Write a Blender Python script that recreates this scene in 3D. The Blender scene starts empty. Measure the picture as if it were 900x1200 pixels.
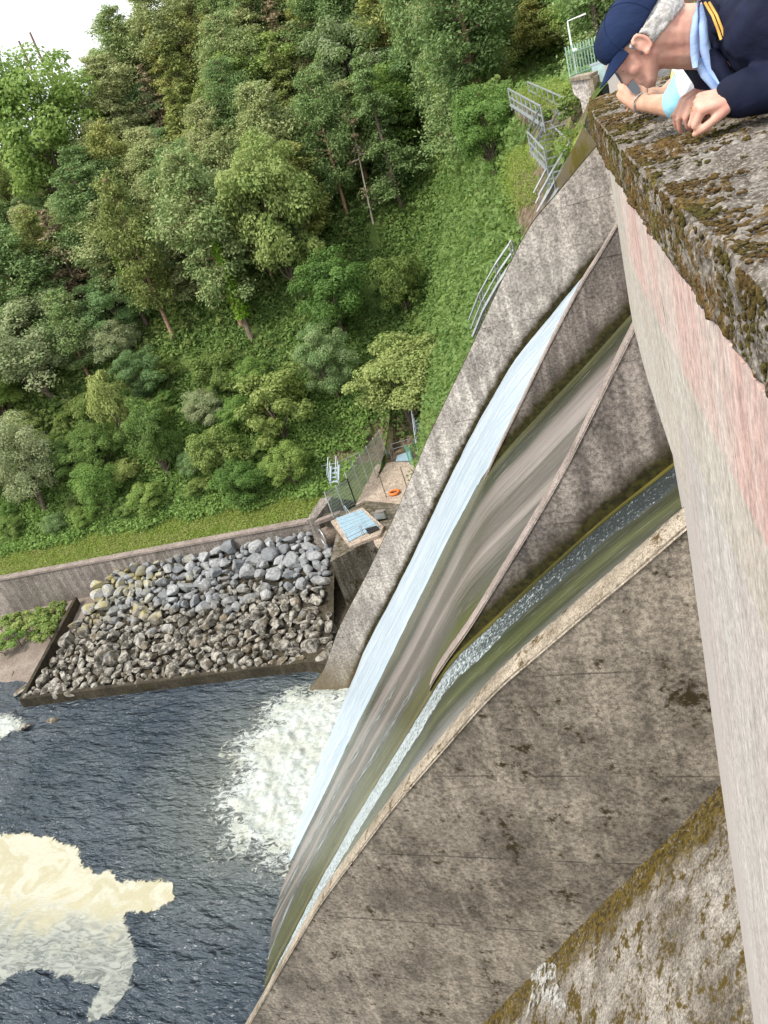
import bpy, bmesh, math, random
import numpy as np
from mathutils import Vector, Matrix, noise as mnoise
random.seed(7); RNG = np.random.default_rng(7)
SC = bpy.context.scene
COL = SC.collection
R = math.radians
FPX = 900.0; H = 38.0; ROLL = R(18.8); PITCH = R(26.5); YAW = R(23.913)

# ---------------------------------------------------------------- survey: a sight line from the viewpoint, met with a plane of the place
def ray(x, y):
    dx = x - 450; dy = y - 600
    u = -dx * math.sin(ROLL) - dy * math.cos(ROLL)
    r = dx * math.cos(ROLL) - dy * math.sin(ROLL)
    cp, sp = math.cos(PITCH), math.sin(PITCH)
    d = (r, cp * FPX + sp * u, -sp * FPX + cp * u)
    c, s = math.cos(YAW), math.sin(YAW)
    return Vector((d[0] * c - d[1] * s, d[0] * s + d[1] * c, d[2])).normalized()
def atY(x, y, Y):
    d = ray(x, y); return d * (Y / d.y) + Vector((0, 0, H))
def atZ(x, y, z):
    d = ray(x, y); return d * ((z - H) / d.z) + Vector((0, 0, H))
def px(P):
    q = Vector(P) - Vector((0, 0, H))
    c, s = math.cos(-YAW), math.sin(-YAW)
    q = Vector((q.x * c - q.y * s, q.x * s + q.y * c, q.z))
    cp, sp = math.cos(PITCH), math.sin(PITCH)
    w = q.y * cp - q.z * sp
    if w <= 0.01: return (-1e4, -1e4, w)
    u = FPX * (q.y * sp + q.z * cp) / w; r = FPX * q.x / w
    return (450 + r * math.cos(ROLL) - u * math.sin(ROLL), 600 - r * math.sin(ROLL) - u * math.cos(ROLL), w)

# ---------------------------------------------------------------- objects
def tag(o, label=None, cat=None, group=None, kind=None):
    if label: o['label'] = label
    if cat: o['category'] = cat
    if group: o['group'] = group
    if kind: o['kind'] = kind
    return o
def empty(name, loc, label, cat, group=None):
    o = bpy.data.objects.new(name, None); COL.objects.link(o); o.location = loc
    o.empty_display_size = 0.2
    return tag(o, label, cat, group)
def wm(o):
    return o.matrix_basis.copy() if o.parent is None else wm(o.parent) @ o.matrix_parent_inverse @ o.matrix_basis
def link(name, me, parent=None):
    o = bpy.data.objects.new(name, me); COL.objects.link(o)
    if parent is not None:
        o.parent = parent; o.matrix_parent_inverse = wm(parent).inverted()
    return o
def mesh(name, verts, faces, mats, smooth=False, midx=None, attrs=None):
    me = bpy.data.meshes.new(name)
    me.from_pydata([tuple(v) for v in verts], [], faces)
    for m in (mats if isinstance(mats, (list, tuple)) else [mats]): me.materials.append(m)
    if smooth: me.polygons.foreach_set('use_smooth', [True] * len(me.polygons))
    if midx is not None: me.polygons.foreach_set('material_index', midx)
    if attrs:
        for k, v in attrs.items():
            a = me.attributes.new(k, 'FLOAT', 'POINT'); a.data.foreach_set('value', np.asarray(v, 'f'))
    me.update()
    return me
class MB:
    def __init__(s): s.v = []; s.f = []; s.m = []
    def add(s, vs, fs, m=0):
        b = len(s.v); s.v += [Vector(v) for v in vs]
        s.f += [tuple(b + i for i in f) for f in fs]; s.m += [m] * len(fs)
    def box(s, c, h, ax=None, m=0):
        c = Vector(c); ax = ax or (Vector((1, 0, 0)), Vector((0, 1, 0)), Vector((0, 0, 1)))
        vs = [c + ax[0] * (h[0] * i) + ax[1] * (h[1] * j) + ax[2] * (h[2] * k) for k in (-1, 1) for j in (-1, 1) for i in (-1, 1)]
        s.add(vs, [(0, 2, 3, 1), (4, 5, 7, 6), (0, 1, 5, 4), (2, 6, 7, 3), (0, 4, 6, 2), (1, 3, 7, 5)], m)
    def tube(s, pts, rad, n=8, m=0, caps=True):
        pts = [Vector(p) for p in pts]
        rs = rad if isinstance(rad, (list, tuple)) else [rad] * len(pts)
        vs = []
        for i, p in enumerate(pts):
            t = (pts[min(i + 1, len(pts) - 1)] - pts[max(i - 1, 0)])
            t = t.normalized() if t.length > 1e-9 else Vector((0, 0, 1))
            a = Vector((0, 0, 1)) if abs(t.z) < .9 else Vector((1, 0, 0))
            u = t.cross(a).normalized(); w = t.cross(u)
            vs += [p + (u * math.cos(2 * math.pi * k / n) + w * math.sin(2 * math.pi * k / n)) * rs[i] for k in range(n)]
        fs = [(i * n + k, i * n + (k + 1) % n, (i + 1) * n + (k + 1) % n, (i + 1) * n + k) for i in range(len(pts) - 1) for k in range(n)]
        if caps: fs += [tuple(range(n)), tuple((len(pts) - 1) * n + k for k in reversed(range(n)))]
        s.add(vs, fs, m)
    def bar(s, a, b, w, m=0): s.tube([a, b], w, 5, m)
    def prism(s, poly, off, m=0):
        off = Vector(off); n = len(poly); P = [Vector(p) for p in poly]
        s.add(P + [p + off for p in P], [tuple(range(n)), tuple(reversed(range(n, 2 * n)))] + [(i, i + n, (i + 1) % n + n, (i + 1) % n) for i in range(n)], m)
    def ell(s, c, r, ax=None, n=14, m=0):
        c = Vector(c); r = (r, r, r) if not isinstance(r, (tuple, list)) else r
        ax = ax or (Vector((1, 0, 0)), Vector((0, 1, 0)), Vector((0, 0, 1)))
        k = n // 2; vs = [c + ax[2] * r[2]]
        for i in range(1, k):
            th = math.pi * i / k
            for j in range(n):
                ph = 2 * math.pi * j / n
                vs.append(c + ax[0] * (r[0] * math.sin(th) * math.cos(ph)) + ax[1] * (r[1] * math.sin(th) * math.sin(ph)) + ax[2] * (r[2] * math.cos(th)))
        vs.append(c - ax[2] * r[2]); L = len(vs) - 1
        fs = [(0, 1 + j, 1 + (j + 1) % n) for j in range(n)]
        for i in range(k - 2):
            fs += [(1 + i * n + j, 1 + (i + 1) * n + j, 1 + (i + 1) * n + (j + 1) % n, 1 + i * n + (j + 1) % n) for j in range(n)]
        fs += [(1 + (k - 2) * n + j, L, 1 + (k - 2) * n + (j + 1) % n) for j in range(n)]
        s.add(vs, fs, m)
    def cap(s, a, ra, b, rb, n=12, m=0):
        a = Vector(a); b = Vector(b); k = max(2, int((b - a).length / (min(ra, rb) * .5 + 1e-6)))
        k = min(k, 14)
        d = (b - a); L = d.length; d = d.normalized() if L > 1e-6 else Vector((0, 0, 1))
        pts = []; rs = []
        for t in (-1, -.8, -.45): pts.append(a + d * ra * t); rs.append(max(ra * math.sqrt(max(0, 1 - t * t)), ra * .08))
        pts += [a, b]; rs += [ra, rb]
        for t in (.45, .8, 1): pts.append(b + d * rb * t); rs.append(max(rb * math.sqrt(max(0, 1 - t * t)), rb * .08))
        s.tube(pts, rs, n, m)
    def build(s, name, mats, parent=None, smooth=False):
        return link(name, mesh(name, s.v, s.f, mats, smooth, s.m), parent)
def grid(nu, nv, fn, name, mats, parent=None, smooth=True, attr=None, uv=None, closed=False):
    vs = []; at = []; uvs = []
    for j in range(nv):
        for i in range(nu):
            r = fn(i / (nu - 1), j / (nv - 1)); vs.append(r[:3])
            if attr: at.append(r[3])
    fs = [(j * nu + i, j * nu + i + 1, (j + 1) * nu + i + 1, (j + 1) * nu + i) for j in range(nv - 1) for i in range(nu - 1)]
    me = mesh(name, vs, fs, mats, smooth, None, {attr: at} if attr else None)
    if uv:
        l = me.uv_layers.new(name='UVMap')
        co = [(i / (nu - 1) * uv[0], j / (nv - 1) * uv[1]) for j in range(nv) for i in range(nu)]
        idx = np.empty(len(me.loops), 'i'); me.loops.foreach_get('vertex_index', idx)
        l.data.foreach_set('uv', np.asarray(co, 'f')[idx].ravel())
    return link(name, me, parent)
def interp(xs, pts):
    pts = sorted(pts); X = [p[0] for p in pts]; Z = [p[1] for p in pts]
    s = np.linspace(X[0] - 3, X[-1] + 3, 300)
    def ext(x):
        z = np.interp(x, X, Z)
        z = np.where(x < X[0], Z[0] + (x - X[0]) * (Z[1] - Z[0]) / (X[1] - X[0]), z)
        return np.where(x > X[-1], Z[-1] + (x - X[-1]) * (Z[-1] - Z[-2]) / (X[-1] - X[-2]), z)
    o = np.linspace(-1.2, 1.2, 13); w = np.exp(-(o / .6) ** 2); w /= w.sum()
    return float(sum(wi * ext(np.asarray(xs + oi)) for wi, oi in zip(w, o)))

# ---------------------------------------------------------------- materials
class NT:
    def __init__(s, name, rough=.8, spec=.3):
        s.m = bpy.data.materials.new(name); s.m.use_nodes = True; s.t = s.m.node_tree; s.n = s.t.nodes; s.l = s.t.links
        s.b = s.n['Principled BSDF']; s.b.inputs['Roughness'].default_value = rough
        s.b.inputs['Specular IOR Level'].default_value = spec
        s.out = s.n['Material Output']
    def node(s, ty, **k):
        n = s.n.new(ty)
        for a, b in k.items(): setattr(n, a, b)
        return n
    def set(s, inp, v):
        if hasattr(v, 'is_linked') or isinstance(v, bpy.types.NodeSocket): s.l.new(v, inp)
        else:
            if isinstance(v, (tuple, list)) and len(v) == 3 and inp.type == 'RGBA': v = (*v, 1)
            inp.default_value = v
    def pos(s):
        if not hasattr(s, '_g'): s._g = s.node('ShaderNodeNewGeometry')
        return s._g.outputs['Position']
    def mapv(s, v, sc=(1, 1, 1), rot=(0, 0, 0), loc=(0, 0, 0)):
        n = s.node('ShaderNodeMapping'); s.l.new(v, n.inputs[0])
        n.inputs['Scale'].default_value = sc; n.inputs['Rotation'].default_value = rot; n.inputs['Location'].default_value = loc
        return n.outputs[0]
    def noise(s, v, sc, det=4, rough=.55, dist=0):
        n = s.node('ShaderNodeTexNoise'); s.l.new(v, n.inputs['Vector'])
        n.inputs['Scale'].default_value = sc; n.inputs['Detail'].default_value = det
        n.inputs['Roughness'].default_value = rough; n.inputs['Distortion'].default_value = dist
        return n.outputs[0]
    def vor(s, v, sc, out='Distance', feat='F1'):
        n = s.node('ShaderNodeTexVoronoi', feature=feat); s.l.new(v, n.inputs['Vector']); n.inputs['Scale'].default_value = sc
        return n.outputs[out]
    def math(s, op, a, b=0.0, c=None, clamp=False):
        n = s.node('ShaderNodeMath', operation=op, use_clamp=clamp); s.set(n.inputs[0], a); s.set(n.inputs[1], b)
        if c is not None: s.set(n.inputs[2], c)
        return n.outputs[0]
    def rng(s, v, a, b, c=0.0, d=1.0):
        n = s.node('ShaderNodeMapRange', interpolation_type='SMOOTHSTEP'); s.set(n.inputs[0], v)
        for i, q in enumerate((a, b, c, d)): s.set(n.inputs[i + 1], q)
        return n.outputs[0]
    def mix(s, f, a, b, mode='MIX'):
        n = s.node('ShaderNodeMix', data_type='RGBA', blend_type=mode)
        s.set(n.inputs[0], f); s.set(n.inputs[6], a); s.set(n.inputs[7], b)
        return n.outputs[2]
    def ramp(s, v, stops):
        n = s.node('ShaderNodeValToRGB'); s.set(n.inputs[0], v); e = n.color_ramp.elements
        while len(e) < len(stops): e.new(.5)
        for i, (p, c) in enumerate(stops): e[i].position = p; e[i].color = (*c, 1)
        return n.outputs[0]
    def attr(s, name):
        n = s.node('ShaderNodeAttribute'); n.attribute_name = name; return n.outputs['Fac']
    def sep(s, v):
        n = s.node('ShaderNodeSeparateXYZ'); s.l.new(v, n.inputs[0]); return n.outputs
    def uv(s): return s.node('ShaderNodeTexCoord').outputs['UV']
    def rnd(s): return s.node('ShaderNodeObjectInfo').outputs['Random']
    def bump(s, h, st=.5, d=.02):
        n = s.node('ShaderNodeBump'); s.l.new(h, n.inputs['Height']); n.inputs['Strength'].default_value = st; n.inputs['Distance'].default_value = d
        if s.b.inputs['Normal'].is_linked: s.l.new(s.b.inputs['Normal'].links[0].from_socket, n.inputs['Normal'])
        s.l.new(n.outputs[0], s.b.inputs['Normal'])
    def color(s, c): s.set(s.b.inputs['Base Color'], c); return s

def concrete(name, base, dark, joint=2.4, joint_w=.03, moss=0.0, mosscol=(.07, .06, .015), mossh=0, streak=.6, spots=0.5, scale=1.0, joff=0.0, white=.0, dirtlow=None, edge=0):
    k = NT(name, .9, .2); p = k.pos(); z = k.sep(p)[2]
    big = k.noise(p, .28 * scale, 6, .6); mid = k.noise(p, 1.6 * scale, 8, .65); fine = k.noise(p, 9 * scale, 8, .7)
    st = k.noise(k.mapv(p, (2.2 * scale, 2.2 * scale, .16 * scale)), 1, 7, .65)
    c = k.mix(k.rng(big, .35, .68), base, dark)
    c = k.mix(k.math('MULTIPLY', k.rng(st, .42, .66), streak), c, dark)
    c = k.mix(k.math('MULTIPLY', k.rng(mid, .48, .7), .55), c, tuple(x * .45 for x in dark))
    c = k.mix(k.math('MULTIPLY', k.rng(st, .50, .3), .35), c, tuple(min(1, x * 1.45) for x in base))
    c = k.mix(k.rng(fine, .3, .7, 0, .55), c, k.mix(.5, base, dark), 'MULTIPLY') if False else c
    f2 = k.rng(fine, .34, .66, .50, 1.40); f3 = k.rng(k.noise(p, 26 * scale, 6, .8), .36, .64, .68, 1.28); f2 = k.math('MULTIPLY', f2, f3)
    n = k.node('ShaderNodeMix', data_type='RGBA', blend_type='MULTIPLY'); n.inputs[0].default_value = 1
    cmb = k.node('ShaderNodeCombineColor')
    for i in range(3): k.l.new(f2, cmb.inputs[i])
    k.l.new(c, n.inputs[6]); k.l.new(cmb.outputs[0], n.inputs[7]); c = n.outputs[2]
    if spots:
        pit = k.rng(k.vor(p, 5 * scale), .16, .07); keep = k.rng(k.noise(p, 2.2 * scale, 3), .5, .62)
        c = k.mix(k.math('MULTIPLY', k.math('MULTIPLY', pit, keep), spots), c, (.025, .022, .018))
        wp = k.rng(k.vor(p, 7.3 * scale), .13, .06); kw = k.rng(k.noise(p, 1.3 * scale, 3), .55, .7)
        c = k.mix(k.math('MULTIPLY', k.math('MULTIPLY', wp, kw), .55), c, (.55, .52, .45))
    if joint:
        zz = k.math('ADD', z, k.math('MULTIPLY', k.math('SUBTRACT', k.noise(p, .5, 3), .5), .12)); zz = k.math('ADD', zz, joff)
        fr = k.math('ABSOLUTE', k.math('SUBTRACT', k.math('FRACT', k.math('DIVIDE', zz, joint)), .5))
        jl = k.rng(fr, .5 - 1.3 * joint_w / joint, .5 - .2 * joint_w / joint)
        jm = k.rng(k.noise(p, .7, 5), .40, .62, .08, .75)
        c = k.mix(k.math('MULTIPLY', jl, jm), c, (.03, .025, .02))
        below = k.rng(k.math('FRACT', k.math('DIVIDE', k.math('SUBTRACT', zz, joint / 2), joint)), .7, 1.0, 0, .35)
        c = k.mix(k.math('MULTIPLY', below, k.rng(st, .4, .6)), c, dark)
    if white:
        e = k.rng(k.noise(k.mapv(p, (3, 3, .7)), 1, 5, .7), .66, .74, 0, white)
        c = k.mix(e, c, (.62, .6, .55))
    if moss:
        mm = k.rng(k.math('ADD', k.noise(p, .9 * scale, 8, .7), k.math('MULTIPLY', k.noise(p, 6 * scale, 4), .35)), .86 - .35 * moss, .95 - .3 * moss)
        c = k.mix(mm, c, k.mix(k.noise(p, 14 * scale, 3), tuple(x * .35 for x in mosscol), mosscol))
    if mossh:
        hg = k.attr('hg'); j = k.math('MULTIPLY', k.math('SUBTRACT', k.noise(p, 1.3, 6, .65), .5), mossh * 1.1)
        m = k.rng(k.math('ADD', hg, j), mossh * 1.3, mossh * .6)
        c = k.mix(k.math('MULTIPLY', m, .6), c, (.05, .04, .025))
        m = k.rng(k.math('ADD', hg, j), mossh * .75, mossh * .35)
        c = k.mix(m, c, k.mix(k.rng(k.noise(p, 5, 5), .35, .65), (.02, .018, .008), mosscol))
    if dirtlow:
        m = k.rng(k.math('ADD', z, k.math('MULTIPLY', k.noise(p, .8, 5), 2.0)), dirtlow[1], dirtlow[0])
        c = k.mix(k.math('MULTIPLY', m, .85), c, dirtlow[2])
    if edge:
        ed = k.attr('edge'); e1 = k.rng(k.math('ADD', ed, k.math('MULTIPLY', k.noise(p, 1.6, 8, .7), .6)), .88, 1.12)
        e1 = k.math('MULTIPLY', e1, k.rng(k.noise(p, 11, 6, .75), .34, .50)); c = k.mix(e1, c, k.mix(k.rng(k.noise(p, 6, 6, .7), .38, .62), (.035, .025, .008), (.13, .09, .012)))
    k.color(c); k.bump(mid, .35, .04); k.bump(fine, .6, .012 / scale)
    return k.m
def plain(name, col, rough=.5, metal=0, var=.15, sc=6, spec=.4):
    k = NT(name, rough, spec); k.b.inputs['Metallic'].default_value = metal
    n = k.noise(k.pos(), sc, 5)
    k.color(k.mix(k.rng(n, .3, .7), tuple(c * (1 - var) for c in col), tuple(min(1, c * (1 + var)) for c in col)))
    return k.m
def leafmat(name, cols, trans=.42, rough=.6):
    k = NT(name, rough, .25); p = k.pos()
    v = k.math('ADD', k.math('MULTIPLY', k.noise(p, .5, 4), .55), k.math('MULTIPLY', k.rnd(), .5))
    v = k.math('ADD', v, k.math('MULTIPLY', k.math('SUBTRACT', k.noise(p, 4, 3), .5), .7))
    c = k.ramp(v, [(.2 + .55 * i / (len(cols) - 1), q) for i, q in enumerate(cols)])
    k.color(c)
    tr = k.node('ShaderNodeBsdfTranslucent'); k.l.new(k.mix(.4, c, (.22, .32, .05), 'MIX'), tr.inputs[0])
    mx = k.node('ShaderNodeMixShader'); mx.inputs[0].default_value = trans
    k.l.new(k.b.outputs[0], mx.inputs[1]); k.l.new(tr.outputs[0], mx.inputs[2]); k.l.new(mx.outputs[0], k.out.inputs[0])
    return k.m
M = {}
M['dam_face'] = concrete('dam_face', (.30, .265, .235), (.14, .12, .105), 2.4, .04, moss=.0, mossh=0, white=.25, streak=.6)
M['near_face'] = concrete('near_divide_face', (.29, .255, .205), (.115, .10, .08), 3.6, .035, moss=.37, mosscol=(.05, .036, .014), streak=.28, spots=.8, white=.25, joff=.3)
M['divide_face'] = concrete('divide_face', (.30, .265, .235), (.12, .105, .095), 6.1, .03, mossh=1.0, mosscol=(.05, .046, .012), white=.2, streak=.8)
M['training'] = concrete('training_face', (.56, .51, .45), (.29, .26, .23), 5.2, .03, mossh=.75, mosscol=(.055, .045, .014), white=.35, streak=.75, dirtlow=(0.3, 6.5, (.12, .09, .04)))
M['wall_top'] = concrete('wall_top_concrete', (.42, .36, .28), (.23, .19, .14), 0, moss=.38, mosscol=(.12, .075, .025), streak=.2, scale=2.5, spots=.9)
M['wall_top_b'] = concrete('wall_top_pinkish', (.36, .30, .265), (.24, .195, .17), 0, moss=.25, mosscol=(.1, .08, .03), streak=.2, scale=2.5, spots=.4)
M['apron'] = concrete('apron_mossy', (.34, .31, .27), (.13, .11, .085), 0, moss=.55, mosscol=(.11, .075, .012), edge=1, streak=.3, spots=.8, white=.35, scale=1.5)
M['retaining'] = concrete('retaining_wall_concrete', (.33, .29, .255), (.17, .15, .13), 0, moss=.0, streak=1, spots=.2, white=.15)
M['kerb'] = concrete('toe_kerb_concrete', (.075, .062, .042), (.03, .026, .018), 0, moss=.3, streak=.4)
M['block'] = concrete('gate_block_concrete', (.27, .235, .19), (.10, .085, .06), 0, moss=.45, mosscol=(.08, .06, .02), streak=1)
M['far_crest'] = concrete('far_crest_concrete', (.62, .57, .53), (.42, .38, .35), 0, streak=.7, spots=.1)
M['platform'] = concrete('platform_slab', (.50, .41, .33), (.36, .28, .22), 0, streak=0, spots=.2)

def pinkwall(name, base, tint, pale, green):
    k = NT(name, .85, .25); p = k.pos()
    st = k.noise(k.mapv(p, (24, 24, 3.2)), 1, 8, .7); lo = k.noise(k.mapv(p, (2.5, 2.5, .8)), 1, 4, .5)
    fine = k.noise(k.mapv(p, (90, 70, 38)), 1, 7, .78)
    z = k.sep(p)[2]
    c = k.mix(k.rng(lo, .38, .62), base, tint)
    c = k.mix(k.rng(st, .42, .72, 0, .7), c, pale); c = k.mix(k.rng(k.noise(k.mapv(p, (60, 60, .9)), 1, 5, .7), .56, .70, 0, .5), c, tuple(x * .55 for x in green))
    c = k.mix(k.rng(st, .5, .28, 0, .55), c, green)
    f2 = k.rng(fine, .3, .7, .60, 1.28); cmb = k.node('ShaderNodeCombineColor')
    for i in range(3): k.l.new(f2, cmb.inputs[i])
    c = k.mix(1.0, c, cmb.outputs[0], 'MULTIPLY')
    k.color(c); k.bump(st, .3, .008); k.bump(fine, .4, .003); return k.m
M['pink'] = pinkwall('pink_band', (.56, .46, .405), (.57, .37, .325), (.65, .60, .55), (.36, .335, .28))
M['greyband'] = pinkwall('grey_band', (.50, .46, .40), (.48, .42, .36), (.62, .58, .52), (.30, .29, .24))
M['paleband'] = pinkwall('pale_band', (.50, .465, .43), (.50, .43, .40), (.62, .59, .55), (.27, .25, .22))

def coping_mat():
    k = NT('coping_moss_stone', .95, .15); p = k.pos(); nrm = k._g.outputs['Normal']; nz = k.sep(nrm)[2]
    a = k.noise(p, 4.5, 6, .6); b = k.noise(p, 38, 6, .7); c2 = k.noise(p, 130, 5, .7); d = k.noise(p, 14, 5, .6)
    st = k.mix(k.rng(d, .35, .65), (.17, .145, .12), (.30, .27, .235))
    st = k.mix(k.rng(b, .42, .58, 0, .85), st, (.085, .07, .05))
    st = k.mix(k.rng(c2, .50, .66, 0, .75), st, (.50, .46, .40)); st = k.mix(k.rng(c2, .45, .33, 0, .7), st, (.05, .04, .03))
    lich = k.rng(k.noise(p, 11, 5, .65), .64, .67); st = k.mix(k.math('MULTIPLY', lich, .8), st, k.mix(k.rng(b, .4, .6), (.52, .52, .50), (.30, .29, .25)))
    mo = k.mix(k.rng(c2, .36, .62), (.035, .022, .008), (.20, .125, .045))
    mo = k.mix(k.rng(a, .48, .66), mo, k.mix(k.rng(c2, .38, .64), (.045, .038, .008), (.17, .14, .03)))
    ym = k.attr('moss')
    t = k.math('ADD', k.math('ADD', k.math('MULTIPLY', a, .5), k.math('MULTIPLY', b, .75)), k.math('MULTIPLY', ym, .50))
    m = k.rng(t, .78, .90)
    k.color(k.mix(m, st, mo)); k.bump(b, .8, .012); k.bump(c2, .9, .004)
    return k.m
M['coping'] = coping_mat()

def terrain_mat():
    k = NT('hillside_ground', .95, .1); p = k.pos()
    a = k.noise(p, .12, 6, .6); b = k.noise(p, 1.2, 6, .7); g = k.attr('grass')
    c = k.mix(k.rng(b, .35, .65), (.07, .10, .03), (.13, .19, .05))
    c = k.mix(k.rng(a, .55, .7, 0, .6), c, (.09, .07, .035))
    gr = k.mix(k.rng(b, .35, .65), (.19, .28, .05), (.29, .36, .09))
    gr = k.mix(k.rng(k.noise(p, .5, 5), .55, .7, 0, .55), gr, (.30, .27, .12))
    c = k.mix(g, c, gr)
    d = k.attr('dirt'); c = k.mix(k.math('MULTIPLY', d, k.rng(b, .3, .5)), c, k.mix(k.rng(k.noise(p, 3, 5), .4, .6), (.13, .09, .06), (.25, .19, .14)))
    k.color(c); k.bump(b, .9, .3); k.bump(k.noise(p, 6, 5, .7), .8, .06); return k.m
M['terrain'] = terrain_mat()
def shore_mat():
    k = NT('shore_gravel', .9, .2); p = k.pos(); a = k.noise(p, .5, 6, .6); b = k.noise(p, 5, 6, .7)
    c = k.mix(k.rng(a, .35, .65), (.30, .25, .21), (.21, .17, .14)); c = k.mix(k.rng(b, .45, .65, 0, .6), c, (.11, .09, .07))
    k.color(c); k.bump(b, .7, .08); return k.m
M['shore'] = shore_mat()
def water_mat():
    k = NT('river_water', .06, .5); p = k.pos(); k.b.inputs['IOR'].default_value = 1.33
    w = k.noise(k.mapv(p, (.8, 1.9, 1), rot=(0, 0, R(25))), .5, 2, .5, .3); w2 = k.noise(k.mapv(p, (.9, 2.1, 1), rot=(0, 0, R(12))), 1.6, 2.5, .55, .25)
    c = k.mix(k.rng(k.noise(p, .15, 3), .35, .65), (.034, .048, .062), (.058, .074, .088))
    tur = k.attr('turb')
    c = k.mix(tur, c, (.16, .175, .15))
    k.b.inputs['Roughness'].default_value = .05; k.color(c); k.bump(w, 1.0, 1.0); k.bump(w2, 1.0, .36)
    return k.m
M['water'] = water_mat()
def foam_mat(name, kind):
    k = NT(name, .6, .3); p = k.pos(); e = k.attr('edge')
    n1 = k.noise(p, .55, 8, .65, 1.2 if kind == 'raft' else .9); n2 = k.noise(k.mapv(p, (.7, 1.3, 1), rot=(0, 0, R(20))), 1.9, 8, .68, 1.3)
    if kind == 'raft':
        sw = k.noise(p, .32, 3, .5, 2.6); sl = k.noise(k.mapv(p, (.55, 1.6, 1), rot=(0, 0, R(-35))), 1.1, 7, .62, 2.4)
        v = k.math('ADD', k.math('MULTIPLY', e, 1.5), k.math('MULTIPLY', k.math('SUBTRACT', k.noise(p, 1.1, 8, .7, 1.0), .5), 1.5))
        a = k.rng(v, .30, .46)
        c = k.mix(k.rng(sw, .42, .58), (.47, .455, .36), (.40, .37, .25))
        ln = k.rng(k.math('ABSOLUTE', k.math('SUBTRACT', sl, .5)), .0, .035); c = k.mix(k.math('MULTIPLY', k.math('SUBTRACT', 1.0, ln), .55), c, (.36, .33, .20))
        c = k.mix(k.rng(k.noise(p, 5, 5, .7), .55, .7, 0, .35), c, (.54, .53, .45))
        thin = k.rng(k.math('ADD', k.sep(p)[1], k.math('MULTIPLY', sw, 5)), 25.6, 21.6); c = k.mix(thin, c, (.40, .42, .37))
        a = k.math('MULTIPLY', a, k.math('SUBTRACT', 1.0, k.math('MULTIPLY', thin, k.rng(sl, .36, .64, .22, .68))))
    else:
        v = k.math('ADD', k.math('MULTIPLY', e, 1.25), k.math('MULTIPLY', k.math('SUBTRACT', n2, .5), 2.1))
        v = k.math('ADD', v, k.math('MULTIPLY', k.math('SUBTRACT', n1, .5), .6))
        a = k.rng(v, .28, .75)
        c = k.mix(k.rng(n1, .42, .62), (.47, .50, .47), (.38, .40, .33))
        web = k.rng(k.math('ABSOLUTE', k.math('SUBTRACT', n2, .5)), .0, .05)
        c = k.mix(k.math('MULTIPLY', k.math('SUBTRACT', 1.0, web), .6), c, (.60, .63, .60)); c = k.mix(k.rng(k.noise(p, 3.5, 6, .7), .50, .64, 0, .7), c, (.26, .30, .28))
    k.color(c); k.bump(n2, .8, .03 if kind == 'raft' else .12)
    tr = k.node('ShaderNodeBsdfTransparent'); mx = k.node('ShaderNodeMixShader'); k.l.new(a, mx.inputs[0])
    k.l.new(tr.outputs[0], mx.inputs[1]); k.l.new(k.b.outputs[0], mx.inputs[2]); k.l.new(mx.outputs[0], k.out.inputs[0])
    return k.m
M['raft'] = foam_mat('yellow_foam', 'raft'); M['foam'] = foam_mat('white_foam', 'white')
def sheet_mat():
    k = NT('white_water_sheet', .35, .5); uv = k.uv()
    a = k.noise(k.mapv(uv, (26, 1.1, 1)), 1, 7, .65); b = k.noise(k.mapv(uv, (75, 7, 1)), 1, 5, .7)
    c = k.mix(k.rng(a, .35, .68), (.47, .54, .60), (.30, .38, .44)); c = k.mix(k.rng(b, .5, .7, 0, .6), c, (.62, .68, .72))
    k.color(c); k.bump(a, .6, .1); k.bump(b, .6, .05)
    return k.m
M['sheet'] = sheet_mat()
def chute_mat(name, stops, wet=.25, ripple=0.0):
    k = NT(name, wet, .5); uv = k.uv(); s = k.sep(uv)
    wob = k.math('MULTIPLY', k.math('SUBTRACT', k.noise(k.mapv(uv, (3, 1.2, 1)), 1, 3), .5), .12)
    u = k.math('ADD', s[0], wob)
    st = k.noise(k.mapv(uv, (34, .8, 1)), 1, 6, .6); fi = k.noise(k.mapv(uv, (110, 3.5, 1)), 1, 5, .65)
    c = k.ramp(k.math('ADD', u, k.math('MULTIPLY', k.math('SUBTRACT', st, .5), .12)), stops)
    c = k.mix(k.rng(st, .45, .7, 0, .45), c, (.04, .045, .025)); c = k.mix(k.rng(fi, .56, .72, 0, .3), c, (.45, .42, .38))
    k.color(c); k.bump(st, .5, .06); k.bump(fi, .5, .02)
    if ripple:
        rp = k.noise(k.mapv(uv, (90, 42, 1)), 1, 5, .75); msk = k.rng(u, ripple + .08, ripple - .04)
        c2 = k.mix(k.math('MULTIPLY', msk, k.rng(rp, .55, .66)), c, (.62, .70, .72)); k.color(c2); k.bump(rp, .6, .05)
    return k.m
M['chute_white'] = chute_mat('chute_floor_one', [(0, (.03, .03, .012)), (.7, (.06, .06, .04)), (.8, (.09, .09, .05)), (1, (.10, .095, .06))])
M['chute_brown'] = chute_mat('chute_floor_two', [(.0, (.10, .10, .05)), (.07, (.035, .038, .025)), (.13, (.06, .06, .045)), (.18, (.19, .165, .15)), (.30, (.27, .235, .215)), (.36, (.13, .115, .10)), (.50, (.115, .10, .088)), (.56, (.26, .225, .20)), (.62, (.13, .115, .10)), (.74, (.08, .075, .06)), (.83, (.075, .08, .03)), (.90, (.09, .09, .03)), (.96, (.06, .06, .03)), (1, (.15, .135, .04))])
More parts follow.
